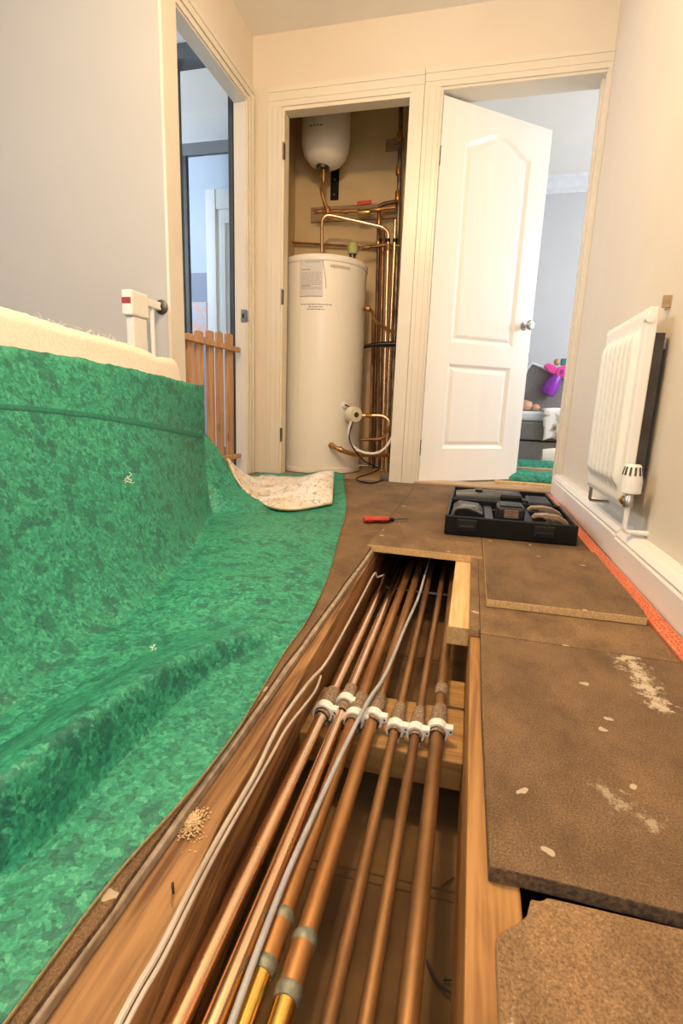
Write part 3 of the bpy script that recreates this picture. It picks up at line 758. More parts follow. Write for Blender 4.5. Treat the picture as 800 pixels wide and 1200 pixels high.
cup_pipe('copper_pipe', [(424, 487, 3.30), (448, 487, 3.32), (456, 492, 3.32), (453, 520, 3.32), (452, 566, 3.32)], .011, 'copper_bright', 'copper pipe bending down beside the white round thermostat', rad=.04, extra=[(432, 487, 3.30, .04, .0125, X3), (454, 503, 3.32, .05, .0125, Z3)])
cup_pipe('copper_pipe', [(418, 515, 3.34), (446, 515, 3.36), (455, 508, 3.36)], .011, 'copper_aged', 'level dark copper pipe inside the white hose loop', rad=.04)
cup_pipe('copper_pipe', [(424, 291, 3.5), (450, 287, 3.5), (468, 288, 3.5)], .010, 'copper_aged', 'level copper pipe behind the cylinder lid', extra=[(430, 290, 3.5, .04, .0125, X3)])
cup_pipe('copper_pipe', [(336, 284, 3.62), (468, 292, 3.62)], .008, 'copper_aged', 'thin brown pipe along the cupboard back wall')
# lever valve
a = P(425, 243, 'Y', 3.47)
lv = thing('lever_valve', 'red lever valve on the level copper pipe', 'valve', tuple(a))
MB().obox(a+Vector((.01, -.01, .022)), (.045, 0, .003), (0, .008, 0), (0, 0, .012)).build('lever', 'red_plastic', lv, bevel=.004)
MB().lathe([(.017, -.04), (.02, -.03), (.02, .03), (.017, .04)], a+Vector((0, .03, -.02)), X3, 16).build('valve_body', 'brass', lv, smooth=True)
# air vent with green cap
a = P(413, 296, 'Y', 3.42)
av = thing('relief_valve', 'pale green capped valve behind the cylinder lid', 'valve', tuple(a))
MB().lathe([(.030, -.01), (.034, .0), (.034, .045), (.028, .055), (.001, .056)], a, Z3, 18).build('cap', 'cap_green', av, smooth=True)
MB().lathe([(.02, -.06), (.02, -.01)], a, Z3, 18).build('valve_body', 'dark_steel', av, smooth=True)
# battens on the cupboard back wall
def batten(name, p0, p1, th, label):
    b = MB().box(min(p0.x, p1.x), max(p0.x, p1.x), 3.659-th, 3.659, min(p0.z, p1.z), max(p0.z, p1.z))
    return tag(b.build(name, 'batten_wood', bevel=.002), label, 'batten')
batten('wall_batten', P(364, 243, 'Y', 3.64), P(468, 255, 'Y', 3.64), .018, 'wooden batten behind the level copper pipe')
batten('wall_batten', P(452, 163, 'Y', 3.64), P(472, 175, 'Y', 3.64), .018, 'short wooden block high on the cupboard back wall')
# black pipe clips strip and stop tap
cl = thing('pipe_clip_strip', 'black clip strip holding the vertical pipes below the slope', 'clip', tuple(P(445, 283, 'Y', 3.46)))
for px_, yy in ((444, 3.52), (454, 3.44), (463, 3.5)):
    MB().lathe([(.0165, -.01), (.0165, .01)], P(px_, 282, 'Y', yy), Z3, 14).build('clip', 'black_plastic', cl, smooth=True)
m = thing('insulated_elbow', 'grey taped joint across the pipes at mid height', 'pipe fitting', tuple(P(440, 405, 'Y', 3.4)))
MB().tube(catmull([P(424, 407, 'Y', 3.40), P(438, 404, 'Y', 3.40), P(463, 403, 'Y', 3.42)], 6), [.012]*7+[.017]*6, 10).build('taped_tube', 'dark_plastic', m, smooth=True)
# round thermostat
a = P(414, 486, 'Y', 3.11)
th = thing('cylinder_thermostat', 'round cream thermostat head beside the cylinder base', 'thermostat', tuple(a))
MB().lathe([(.044, -.03), (.050, -.024), (.050, .022), (.044, .03), (.001, .031)], a, (.75, -.65, 0), 24).build('head', 'cream_plastic', th, smooth=True)
MB().lathe([(.017, .031), (.017, .033)], a, (.75, -.65, 0), 16).build('dial', 'print_black', th)
# white hose loop, black cable
h = [P(*p) for p in ((411, 494, 'Y', 3.07), (408, 508, 'Y', 3.08), (413, 522, 'Y', 3.12), (425, 530, 'Y', 3.12), (441, 531, 'Y', 3.13), (453, 523, 'Y', 3.15), (461, 508, 'Y', 3.18), (466, 495, 'Y', 3.3))]
tag(MB().tube(catmull(h, 6), .0085, 10).build('flexible_hose', 'white_plastic', smooth=True), 'white flexible hose looped in front of the copper pipes', 'hose')
k = [ca+cn*.016, ca+cn*.03] + [P(*p) for p in ((413, 482, 'Y', 3.10), (412, 497, 'Y', 3.08), (409, 512, 'Y', 3.08), (415, 527, 'Y', 3.08), (428, 541, 'Y', 3.10), (443, 549, 'Y', 3.16))]
k += [P(436, 554, 'Z', .02), P(418, 560, 'Z', .006), P(422, 564, 'Z', .006), P(436, 566, 'Z', .006), P(449, 562, 'Z', .008)]
tag(MB().tube(catmull(k, 6), .0042, 8).build('power_cable', 'black_plastic', smooth=True), 'thin black cable hanging from the cylinder to the floor', 'cable')
a = P(450, 563, 'Z', .0)
tag(MB().obox(a+Vector((0, .02, .012)), (.028, .008, 0), (-.005, .03, 0), (0, 0, .012)).build('junction_box', 'grey_plastic', bevel=.004), 'small grey junction box on the cupboard floor', 'box')

# ================================================================== FLOOR-VOID PIPES
PZ = -.1
pipes = [  # x near, x far, radius, material, label
    (-.204, -.2245, .0108, 'copper_bright', 'bright shiny copper pipe nearest the left joist'),
    (-.1735, -.194, .0100, 'copper_bright', 'second shiny copper pipe from the left joist'),
    (-.149, -.1655, .0108, 'copper_dull', 'dull copper pipe directly left of the grey cable'),
    (-.119, -.134, .0108, 'copper_dull', 'copper pipe with two grey soldered bands right of the grey cable'),
    (-.077, -.094, .0078, 'copper_aged', 'slim dull copper pipe, third from the right joist'),
    (-.046, -.052, .0078, 'copper_aged', 'slim dull copper pipe, second from the right joist'),
    (-.0105, -.019, .0108, 'copper_aged', 'brown copper pipe nearest the right joist'),
]
def pipe_x(i, y): a, b_, *_ = pipes[i]; return a+(b_-a)*(y-.3)/1.4
clip_src = None; felt_src = []
for i, (xa, xb, r, mt, lab_) in enumerate(pipes):
    t = thing('copper_floor_pipe', lab_, 'pipe', (pipe_x(i, .3), .3, PZ), 'copper pipes in the floor void')
    def q(y): return (pipe_x(i, y), y, PZ+.0012*math.sin(y*6+i))
    if i in (2, 3):
        ys = [.385 if i == 3 else .40, 2.58]
        MB().tube([q(ys[0]+(ys[1]-ys[0])*k/14) for k in range(15)], r, 20).build('tube', mt, t, smooth=True)
        MB().tube([q(-1.3+(ys[0]+1.3)*k/10) for k in range(11)], r*.98, 20).build('tube', 'copper_brass', t, smooth=True)
        c0, c1 = ys[0]-.042, ys[0]+.006
        cpl = MB().tube([q(c0), q(c0+.02), q(c1)], r+.0016, 20).build('coupling', 'copper_dull', t, smooth=True)
        for cc in (c0, c1):
            MB().tube([q(cc-.007), q(cc-.003), q(cc+.003), q(cc+.007)], [r+.0008, r+.0024, r+.0026, r+.0010], 20).build('solder_band', 'solder', cpl, smooth=True)
    else:
        MB().tube([q(-1.3+3.88*k/26) for k in range(27)], r, 20).build('tube', mt, t, smooth=True)
    # felt wrap where the pipe crosses the noggin
    yc = {0: .795, 1: .815, 2: .79, 3: .80, 4: .785, 5: .785, 6: .80}[i]
    fm = MB(); rows = []
    for a_ in range(9):
        ring = []
        for k in range(21):
            an = 2*math.pi*(k % 20)/20; yy = yc-.040+.082*a_/8+.004*mnoise.noise(Vector((i*3+math.cos(an), a_, math.sin(an))))
            rr = r+.0016+.0042*(mnoise.noise(Vector((i*5.1+math.cos(an)*1.5, a_*.8, math.sin(an)*1.5)))+.6)*math.sin(math.pi*(a_+.6)/9.2)
            c = Vector(q(yy)); ring.append(c+Vector((math.cos(an)*rr, 0, math.sin(an)*rr)))
        rows.append(ring)
    fm.grid(rows); fm.build('felt_wrap', 'felt', t, smooth=True, angle=80)
    # white clip, own thing screwed to the noggin
    ck = thing('pipe_clip', 'white plastic clip round the ' + ['bright copper pipe nearest left joist', 'second shiny copper pipe', 'dull pipe left of grey cable', 'pipe with soldered bands', 'slim pipe, third from right joist', 'slim pipe, second from right joist', 'brown pipe nearest right joist'][i], 'pipe clip', (pipe_x(i, yc-.018), yc-.018, PZ-.02), 'white clips on the noggin')
    y0 = yc-.024+(.016 if i in (1,) else 0)
    cx, cz = pipe_x(i, y0), PZ; ro, ri = r+.0072, r+.0034; cm = MB(); n = 18
    arc = [math.radians(-35+250*k/n) for k in range(n+1)]
    sect = []
    for a_ in arc:
        ca_, sa_ = math.cos(a_), math.sin(a_)
        sect.append([(cx+ca_*ri, y0-.009, cz+sa_*ri), (cx+ca_*ro, y0-.009, cz+sa_*ro), (cx+ca_*ro, y0+.009, cz+sa_*ro), (cx+ca_*ri, y0+.009, cz+sa_*ri), (cx+ca_*ri, y0-.009, cz+sa_*ri)])
    cm.grid(sect); cm.build('band', 'white_plastic', ck, smooth=True, bevel=0)
    lug = MB().box(cx+ro-.005, cx+ro+.008, y0-.008, y0+.006, cz+.000, cz+.013)
    lug = lug.build('lug', 'white_plastic', ck, bevel=.002)
    MB().lathe([(.0018, 0), (.0018, .0006)], (cx+ro+.0035, y0-.0082, cz+.0065), (0, -1, 0), 8).build('lug_hole', 'print_black', lug)
    MB().box(cx-.008, cx+.008, y0-.006, y0+.006, -.1225, cz-r-.0025).build('clip_foot', 'white_plastic', ck)
# residue ring on the brown pipe
o_ = [o for o in COL.objects if o.name.startswith('copper_floor_pipe') and o['label'].startswith('brown')][0]
MB().tube([(pipe_x(6, .88), .88, PZ), (pipe_x(6, .90), .90, PZ), (pipe_x(6, .915), .915, PZ)], [.0122, .0130, .0120], 16).build('felt_ring', 'felt', o_, smooth=True)

# grey cable lying on the pipes
g = [(-.105, 1.80, -.082), (-.104, 1.55, -.080), (-.1035, 1.327, -.079), (-.113, 1.123, -.0785), (-.122, .895, -.078), (-.1345, .79, -.074), (-.146, .66, -.0775), (-.155, .50, -.0825), (-.157, .42, -.0825), (-.1545, .32, -.0825), (-.148, .2, -.0825), (-.14, .0, -.083), (-.13, -.6, -.084)]
tag(MB().tube(catmull(g, 6), .0036, 10).build('grey_cable', 'cable_grey', smooth=True), 'grey cable lying across the copper pipes', 'cable')
w1 = [(-.235, 1.60, -.115), (-.2385, 1.44, -.075), (-.242, 1.40, -.052), (-.236, 1.172, -.05), (-.231, .943, -.05), (-.2295, .83, -.046), (-.2315, .755, -.034)]
for a_, b_, z_ in ((335, 836, -.022), (318, 866, -.018), (298, 908, -.017), (262, 970, -.016), (226, 1036, -.015), (186, 1115, -.015), (140, 1196, -.015)):
    p_ = P(a_, b_, 'Z', z_); w1.append((p_.x, p_.y, p_.z))
w1 += [(-.200, .1, -.0155), (-.175, -.6, -.0155)]
w2 = [(-.2265, .80, -.050), (-.2225, .755, -.052), (-.2245, .69, -.046), (-.2255, .62, -.036), (-.2205, .54, -.028)] + [(x_+.0046, y_, z_-.004) for x_, y_, z_ in w1[10:]]
tag(MB().tube(catmull(w1, 6), .0028, 8).build('white_cable', 'cable_white', smooth=True), 'long white cable running along the left joist', 'cable')
tag(MB().tube(catmull(w2, 6), .0022, 8).build('white_cable', 'cable_white', smooth=True), 'short second white cable splitting off beside the long one', 'cable')
tag(MB().tube(catmull([(-.25, 1.62, -.17), (-.14, 1.60, -.165), (.03, 1.62, -.17)], 6), .0035, 8).build('cross_cable', 'cable_grey', smooth=True), 'thin cable crossing the void below the pipes', 'cable')
# bent nails and debris
nl = [P(203, 1045, 'Z', -.018), P(210, 1062, 'Z', -.010)]
tag(MB().tube([nl[0]+Vector((0, 0, -.004)), nl[0]+Vector((.001, -.002, .012)), nl[0]+Vector((.005, -.008, .016))], .0013, 6).build('bent_nail', 'wire_dark'), 'dark bent nail in the top of the left joist', 'nail')
a = P(217, 950, 'Z', -.017)
nn = thing('nail', 'grey nail head sticking up beside the sawdust', 'nail', tuple(a))
MB().tube([a, a+Vector((.002, 0, .008))], .0013, 6).build('shank', 'steel', nn)
MB().lathe([(.004, 0), (.004, .0015)], a+Vector((.002, 0, .008)), Z3, 10).build('head', 'steel', nn)
# sawdust heap (uncountable)
random.seed(11); sm = MB(); cc = P(226, 967, 'Z', -.019)
for k in range(700):
    a_ = random.uniform(0, 6.283); d_ = abs(random.gauss(0, .5)); x = cc.x+math.cos(a_)*d_*.017-math.sin(a_)*d_*.006; y = cc.y+math.sin(a_)*d_*.024
    z = -.0185+max(0, .0045*(1-d_))+random.uniform(0, .001); s_ = random.uniform(.0005, .0013)
    sm.obox((x, y, z), (s_*math.cos(a_), s_*math.sin(a_), s_*.3), (-s_*.6*math.sin(a_), s_*.6*math.cos(a_), 0), (0, 0, s_*.35))
tag(sm.build('sawdust', 'sawdust'), 'small heap of pale sawdust on the left joist', 'sawdust', kind='stuff')
tw = [P(500, 1125, 'Z', -.246), P(512, 1150, 'Z', -.244), P(530, 1165, 'Z', -.240), P(546, 1178, 'Z', -.246)]
tag(MB().tube(catmull(tw, 5), .002, 6).build('loose_wire', 'wire_dark', smooth=True), 'dark loose wire lying at the bottom of the void', 'wire')
tw = [P(520, 1148, 'Z', -.246), P(535, 1149, 'Z', -.242), P(547, 1153, 'Z', -.246)]
tag(MB().tube(catmull(tw, 5), .0015, 6).build('twig', 'wire_dark', smooth=True), 'short dark twig beside the loose wire', 'debris')
tw = [P(516, 1040, 'Z', -.247), P(524, 1034, 'Z', -.245), P(532, 1028, 'Z', -.247)]
tag(MB().tube(catmull(tw, 5), .001, 6).build('twig', 'wire_dark', smooth=True), 'tiny dark splinter at the bottom of the void', 'debris')

# ================================================================== UNDERLAY AND CARPET
XRt = [(-.2, -.278), (.2, -.277), (.32, -.279), (.43, -.269), (.53, -.267), (.61, -.272), (.75, -.283), (.957, -.293), (1.265, -.337), (1.6, -.402), (1.93, -.462), (2.3, -.555), (2.7, -.66), (2.9, -.70)]
XBt = [(-.2, -.60), (.3, -.61), (.5, -.62), (.66, -.66), (.85, -.67), (1.0, -.715), (1.2, -.775), (1.45, -.86), (1.69, -.935)]
XTt = [(-.2, -.86), (.4, -.88), (.83, -.90), (1.1, -.905), (1.4, -.92), (1.60, -.945), (1.69, -.95)]
ZTt = [(-.2, .54), (.4, .53), (.83, .519), (1.1, .511), (1.4, .495), (1.6, .484), (1.69, .482)]
_cr = [(0, 928, .078), (50, 890, .075), (100, 850, .070), (150, 815, .063), (200, 784, .053), (260, 758, .036), (315, 745, .014)]
crest = [(-.48, -.15), (-.42, .16)]; crest_h = [.085, .08]
for a_, b_, h_ in _cr:
    p_ = P(a_, b_, 'Z', h_); crest.append((p_.x, p_.y)); crest_h.append(h_)
def ridge(x, y):
    best = None
    for i in range(len(crest)-1):
        a, b_ = Vector(crest[i]), Vector(crest[i+1]); d = b_-a
        t = max(0, min(1, (Vector((x, y))-a).dot(d)/d.length_squared)); p = a+d*t
        v = Vector((x, y))-p; dist = v.length
        if best is None or dist < best[0]:
            side = d.x*v.y-d.y*v.x      # >0: left of travel (toward the flap)
            best = (dist, side, crest_h[i]*(1-t)+crest_h[i+1]*t, t if i == len(crest)-2 else 0)
    dist, side, h, endt = best
    if side < 0:
        wd = .010+.20*h if endt < 1 else .05
        k = max(0, 1-dist/wd); return h*(k*k*(3-2*k))
    wd = .14; k = max(0, 1-dist/wd); return h*(k*k*(3-2*k))
def fh(x, y):
    h = .009+ridge(x, y)
    # a shallow swell beyond the ridge and a dip in front of the curl
    h += .014*math.exp(-((y-.98)/.13)**2)*math.exp(-((x+.50)/.16)**2)
    h += .010*math.exp(-((y-1.42)/.10)**2)*math.exp(-((x+.62)/.16)**2)
    h += .003*mnoise.noise(Vector((x*7, y*7, 0)))
    return h
def base_z(x, y, e):   # keep the edge near the boards
    return fh(x, y)*min(1, e*10+.35)
ul = MB(); rows = []
NY, NF, NU = 210, 90, 50
Y0u, Y1u = -.2, 1.69
for iy in range(NY+1):
    y = Y0u+(Y1u-Y0u)*iy/NY
    xr, xb, xt, zt_ = smooth1(XRt, y), smooth1(XBt, y), smooth1(XTt, y), smooth1(ZTt, y)
    row = []
    turn = .055 if y < 1.3 else .055-.035*(y-1.3)/.39
    xs = xb+turn
    for k in range(NF+1):
        e = k/NF; x = xr+(xs-xr)*e; row.append(Vector((x, y, base_z(x, y, e*(xr-xs)))))
    p0 = row[-1]; p1 = Vector((xb-.012, y, p0.z*.6+.004)); pm = Vector((xb+(xt-xb)*.45-.012, y, zt_*.45)); p3 = Vector((xt, y, zt_))
    for k in range(1, NU+1):
        t = k/NU
        q_ = p0*(1-t)**3+p1*(3*t*(1-t)**2)+pm*(3*t*t*(1-t))+p3*t**3
        bulge = .006*mnoise.noise(Vector((y*4, q_.z*5, 3)))*min(1, t*3)
        q_.x += bulge + .02*math.sin(math.pi*t)*math.exp(-((y-1.15)/.25)**2)
        q_.z += (.004*mnoise.noise(Vector((y*14, 9, 0)))+.003*mnoise.noise(Vector((y*45, 4, 0))))*t**6
        row.append(q_)
    rows.append(row)
ul.grid(rows); main_last = rows[-1]
# far sheet: lies flat, coves up at its left end
first = [v_.copy() for v_ in main_last[:NF+1]]; xs0 = first[-1].x
def cove(x, y):
    # curve of the raised end, measured from the photograph at y about 1.95
    prof_ = [(-1.20, .36), (-1.105, .302), (-1.06, .255), (-1.01, .19), (-.965, .115), (-.92, .058), (-.87, .028), (-.80, .012), (-.7, .008), (-.2, .008)]
    s_ = max(0, min(1, (y-1.69)/.09))
    return lerp1(prof_, x)*s_
rows = [first]
for iy in range(1, 31):
    y = 1.69+(1.955-1.69)*iy/30; xr = smooth1(XRt, y); row = []
    xl = xs0+(-1.12-xs0)*(iy/30)**.6
    for k in range(NF+1):
        e = k/NF; x = xr+(xl-xr)*e
        row.append(Vector((x, y, max(base_z(x, y, e*(xr-xl)), cove(x, y)))))
    rows.append(row)
last = rows[-1]; ul.grid(rows)
rows = [[p for p in last if p.x > -.80]]; n_ = len(rows[0]); x_end = rows[0][-1].x
for iy in range(1, 21):
    y = 1.955+(2.86-1.955)*iy/20; xr = smooth1(XRt, y); xl = -1.22
    f_ = iy/20; row = []
    for k in range(n_):
        e = k/(n_-1); x = xr+((x_end+(xl-x_end)*min(1, f_*1.6))-xr)*e; row.append(Vector((x, y, .009+.03*math.exp(-((y-2.86)/.12)**2)*math.exp(-((x+.80)/.14)**2)*1.2+.003*mnoise.noise(Vector((x*6, y*6, 1))))))
    rows.append(row)
ul.grid(rows)
uo = ul.build('carpet_underlay', ['underlay_green', 'foam_edge'], smooth=True, angle=60, weld=True)
so = uo.modifiers.new('thick', 'SOLIDIFY'); so.thickness = .007; so.offset = 0; so.material_offset_rim = 1
tag(uo, 'speckled green foam underlay pulled back and standing up along the left', 'underlay')
# pressed seam line across the standing flap
_tree = BVHTree.FromPolygons([Vector(v_) for v_ in ul.v], ul.f)
def on_underlay(px_, py_, off=.004):
    d_ = (CR*((px_-400)/FPX) - CU*((py_-600)/FPX) + CF).normalized()
    hit = _tree.ray_cast(Vector((0, 0, CH)), d_)
    if hit[0] is None: return None
    n_ = hit[1] if hit[1].dot(d_) < 0 else -hit[1]
    return hit[0]+n_*off, n_
sm_rows = []
for k in range(41):
    t_ = k/40; a_ = -20+256*t_; yb_ = 476+36*t_-6*math.sin(t_*3.1)
    h0, h1 = on_underlay(a_, yb_-3.2), on_underlay(a_, yb_+3.2)
    if h0 and h1: sm_rows.append([h0[0], (h0[0]+h1[0])/2+h0[1]*.0015, h1[0]])
MB().grid(sm_rows).build('seam', 'underlay_seam', uo, smooth=True)
# printed backing sheet folded over
ps = MB(); rows = []
near = [P(266, 537, 'Y', 1.965), P(275, 560, 'Y', 1.965), P(287, 577, 'Y', 1.965), P(301, 588, 'Y', 1.96), P(320, 595, 'Z', .026), P(345, 597, 'Z', .022), P(368, 594, 'Z', .022), P(389, 590, 'Z', .024)]
near = catmull(near, 6); N_ = len(near)
for iy in range(17):
    f_ = iy/16; row = []
    for i, p in enumerate(near):
        t = i/(N_-1)
        dy = .70+.06*t
        x = p.x-.20*f_*(1-.1*t)*(1 if t > .25 else .6+.4*t/.25)-.02*f_; y = p.y+dy*f_
        zz = p.z*(1-f_)**1.6 + f_*.02 if t < .5 else p.z+.010*f_
        zz += .045*math.sin(math.pi*min(1, f_*1.0))*math.exp(-((t-.88)/.16)**2) + .03*f_*math.exp(-((t-.9)/.2)**2)
        zz = max(zz, .019+.035*math.exp(-((y-2.86)/.14)**2)*math.exp(-((x+.80)/.16)**2)*1.2)
        row.append(Vector((x, y, zz + .004*mnoise.noise(Vector((x*9, y*9, 5))))))
    rows.append(row)
ps.grid(rows)
po = ps.build('printed_underlay', ['printed_backing', 'foam_edge'], smooth=True, angle=60)
so = po.modifiers.new('thick', 'SOLIDIFY'); so.thickness = .008; so.offset = 0; so.material_offset_rim = 1
tag(po, 'white printed backing of a folded underlay piece lying on the green', 'underlay')
# beige carpet behind the underlay
cp = MB(); rows = []
ctop = []
for p in ((-60, 345), (0, 359), (40, 371), (75, 383), (110, 393), (150, 403), (172, 410), (190, 419), (212, 420), (219, 424), (222, 436)):
    v_ = P(p[0], p[1], 'X', -.945); ctop.append((v_.y, v_.z))
for iy in range(121):
    y = ctop[0][0]-.5+(ctop[-1][0]-ctop[0][0]+.5)*iy/120
    xt, zt_ = smooth1(XTt, y), smooth1(ZTt, y)
    zz_ = lerp1(ctop, y)+.003*mnoise.noise(Vector((y*20, 0, 7)))+.003*mnoise.noise(Vector((y*80, 2, 0)))
    row = []
    for k in range(25):
        t = k/24; z = .02+(zz_-.02)*t
        row.append(Vector((xt-.018-.02*max(0, z-zt_+.06)/.1 - .004*math.sin(y*9), y, z)))
    rows.append(row)
cp.grid(rows)
co_ = cp.build('hall_carpet', 'carpet_beige', smooth=True, angle=70)
so = co_.modifiers.new('thick', 'SOLIDIFY'); so.thickness = .009; so.offset = 0
tag(co_, 'beige carpet strip showing above the standing green underlay', 'carpet')
random.seed(5)
def fluff(px_, py_, xpl, label, nm='fluff_scrap', size=.010):
    c = on_underlay(px_, py_, .006)[0]; m = MB()
    for k in range(9):
        a = c+Vector([random.uniform(-size, size) for _ in range(3)])*.6; b_ = a+Vector([random.uniform(-size, size) for _ in range(3)]); d_ = b_+Vector([random.uniform(-size, size) for _ in range(3)])*.6
        m.tube(catmull([a, b_, d_], 4), .0009, 5)
    tag(m.build(nm, 'white_plastic'), label, 'fluff')
fluff(145, 563, ('X', -.845), 'white scrap of fluff stuck to the standing green flap')
fluff(180, 764, ('Z', .062), 'tiny white fibre on the green underlay ridge', size=.006)
fl = MB()
for k in range(40):
    y = random.uniform(.95, 1.2); a = Vector((-.925, y, lerp1(ctop, y)-.004))
    b_ = a+Vector((random.uniform(-.01, .006), random.uniform(-.012, .012), random.uniform(.002, .012)))
    fl.tube([a, (a+b_)/2+Vector((.002, .001, .001)), b_], .0006, 4)
f_ = fl.build('frayed_threads', 'carpet_beige', co_); f_['kind'] = 'stuff'

# ================================================================== RADIATOR
RX, RY0, RY1, RZ0, RZ1 = .408, 1.545, 1.975, .178, .708
ra = thing('radiator', 'white fluted panel radiator on the right wall', 'radiator', (RX, 1.76, RZ0))
rm = MB(); rows = []; NZ, NYr = 48, 150
nf = 7
for iz in range(NZ+1):
    z = RZ0+(RZ1-RZ0)*iz/NZ; row = []
    ez = min((z-RZ0-.045)/.03, (RZ1-.045-z)/.03); ez = max(0, min(1, ez)); ez = ez*ez*(3-2*ez)
    for iy in range(NYr+1):
        y = RY0+(RY1-RY0)*iy/NYr
        u = (y-RY0-.03)/(RY1-RY0-.06); d = 0
        if 0 < u < 1:
            ph = (u*nf) % 1; d = min(1, max(0, (.5-abs(ph-.5))/.22)); d = d*d*(3-2*d)
        edge = min(min(y-RY0, RY1-y)/.006, min(z-RZ0, RZ1-z)/.006, 1); 
        row.append((RX+.009-.016*d*ez+.006*(1-edge), y, z))
    rows.append(row)
rm.grid(rows)
rm.build('front_panel', 'rad_white', ra, smooth=True, angle=50)
MB().box(RX+.012, RX+.036, RY0, RY1, RZ0, RZ1).build('panel_back', 'rad_white', ra, bevel=.004)
fm = MB()
for k in range(26):
    y = RY0+.035+k*(RY1-RY0-.07)/25
    fm.box(RX+.036, RX+.068, y-.0006, y+.0006, RZ0+.05, RZ1-.06)
fm.build('convector_fins', 'fin_grey', ra)['kind'] = 'stuff'
MB().box(RX+.068, RX+.0688, RY0+.035, RY1-.035, RZ0+.05, RZ1-.06).build('fin_back', 'fin_grey', ra)
MB().tube([(RX+.016, RY0-.004, RZ1-.03), (RX+.016, RY0+.02, RZ1-.03)], .010, 12).build('bleed_plug', 'rad_white', ra, smooth=True)
for y in (RY0+.07, RY1-.07):
  for zb_, zt2 in ((RZ1-.10, RZ1-.07), (RZ0+.06, RZ0+.075)):
    MB().box(RX+.0692, XR-.001, y-.012, y+.012, zb_, zt2).build('bracket', 'steel', ra)
# thermostatic valve at near bottom corner
vc = Vector((RX+.022, RY0-.035, .235))
tv = thing('radiator_valve', 'white thermostatic valve head at the radiator near corner', 'valve', tuple(vc))
thd = MB().lathe([(.0235, -.022), (.0265, -.020), (.0265, .009), (.0235, .032), (.020, .051), (.016, .056), (.001, .057)], vc+Vector((0, 0, .01)), Z3, 28).build('thermostat_head', 'white_plastic', tv, smooth=True)
sl = MB()
for k in range(12):
    a_ = 2*math.pi*k/12
    ca_, sa_ = math.cos(a_), math.sin(a_)
    sl.obox(vc+Vector((ca_*.0217, sa_*.0217, .049)), (ca_*.0022, sa_*.0022, -.0005), (-sa_*.0024, ca_*.0024, 0), (-.0020*ca_, -.0020*sa_, .011))
sl.build('head_slots', 'fin_grey', thd)
MB().lathe([(.012, -.05), (.013, -.045), (.013, -.028), (.010, -.024), (.010, -.010)], vc, Z3, 8).build('valve_body', 'steel', tv, smooth=True)
MB().tube([vc+Vector((-.004, 0, -.036)), vc+Vector((-.004, .052, -.036))], .0085, 12).build('tail', 'brass', tv, smooth=True)
MB().lathe([(.013, 0), (.013, .014)], vc+Vector((-.004, .022, -.036)), (0, 1, 0), 6).build('union_nut', 'brass', tv)
MB().tube(rounded([vc+Vector((0, 0, -.05)), (vc.x, vc.y, .115), (XR-.0005, vc.y, .115)], .016), .0068, 12).build('feed_pipe', 'white_plastic', tv, smooth=True)
# lockshield hook at the far corner
lk = thing('radiator_lockshield', 'grey angled pipe tail under the radiator far corner', 'pipe', (RX+.02, RY1-.03, .14))
MB().tube(rounded([(RX+.02, RY1-.03, RZ0+.02), (RX+.02, RY1-.03, .128), (XR-.0005, RY1-.03, .128)], .012), .0055, 10).build('tube', 'steel', lk, smooth=True)
# spare wall bracket nearer the camera
wb = thing('wall_bracket', 'small bare radiator bracket on the wall above the valve', 'bracket', tuple(P(786, 352, 'X', XR)))
a = P(783, 356, 'X', XR)
MB().box(XR-.004, XR-.0003, a.y-.018, a.y+.022, a.z-.012, a.z+.014).build('plate', 'cream_plastic', wb, bevel=.001)
MB().box(XR-.022, XR-.0003, a.y-.024, a.y-.018, a.z-.014, a.z+.018).build('arm', 'batten_wood', wb, bevel=.001)
for dy in (.0, .013): MB().lathe([(.003, 0), (.003, .001)], (XR-.004, a.y+dy-.002, a.z), (-1, 0, 0), 8).build('screw_hole', 'print_black', wb)

# gripper strip along the right skirting
gs = thing('gripper_strip', 'orange carpet gripper strip along the right skirting', 'gripper strip', (.415, 1.5, 0))
for y0, y1, zz in ((-1.3, 1.14, .0002), (1.143, 2.86, .0002)):
    MB().box(.397, .4325, y0, y1, zz, zz+.0065).build('strip', 'orange_strip', gs, bevel=.001)
m = MB(); random.seed(9)
for k in range(110):
    y = .6+k*.0145; zz = .0065
    for x in (.405, .414, .424):
        m.obox((x+random.uniform(-.002, .002), y+random.uniform(-.004, .004), zz+.001), (.0012, 0, .0004), (0, .0025, 0), (0, 0, .0012))
m.build('gripper_pins', 'orange_strip', gs)['kind'] = 'stuff'

# ================================================================== TOOL CASE
KX0, KX1, KY0, KYM, KY1, KZ = -.064, .366, 1.752, 2.125, 2.52, .070
kc = thing('tool_case', 'black plastic tool case lying open on the floor', 'tool case', (.15, KY0, 0))
def tray(nm, y0, y1, h, zb_, floor_z):
    t = MB(); w_ = .010
    t.box(KX0, KX1, y0, y0+w_, zb_, h).box(KX0, KX1, y1-w_, y1, zb_, h).box(KX0, KX0+w_, y0+w_, y1-w_, zb_, h).box(KX1-w_, KX1, y0+w_, y1-w_, zb_, h)
    t.box(KX0+w_, KX1-w_, y0+w_, y1-w_, zb_, floor_z)
    return t.build(nm, 'black_plastic', kc, bevel=.004, bseg=2)
tray('base_tray', KY0, KYM-.004, KZ, .001, .022)
tray('lid_tray', KYM+.004, KY1, .060, .001, .028)
for x in (KX0+.075, KX1-.105):
    MB().box(x-.033, x+.033, KY0-.010, KY0+.001, .022, .060).box(x-.026, x+.026, KY0-.013, KY0-.009, .030, .040).build('latch', 'dark_plastic', kc, bevel=.003)
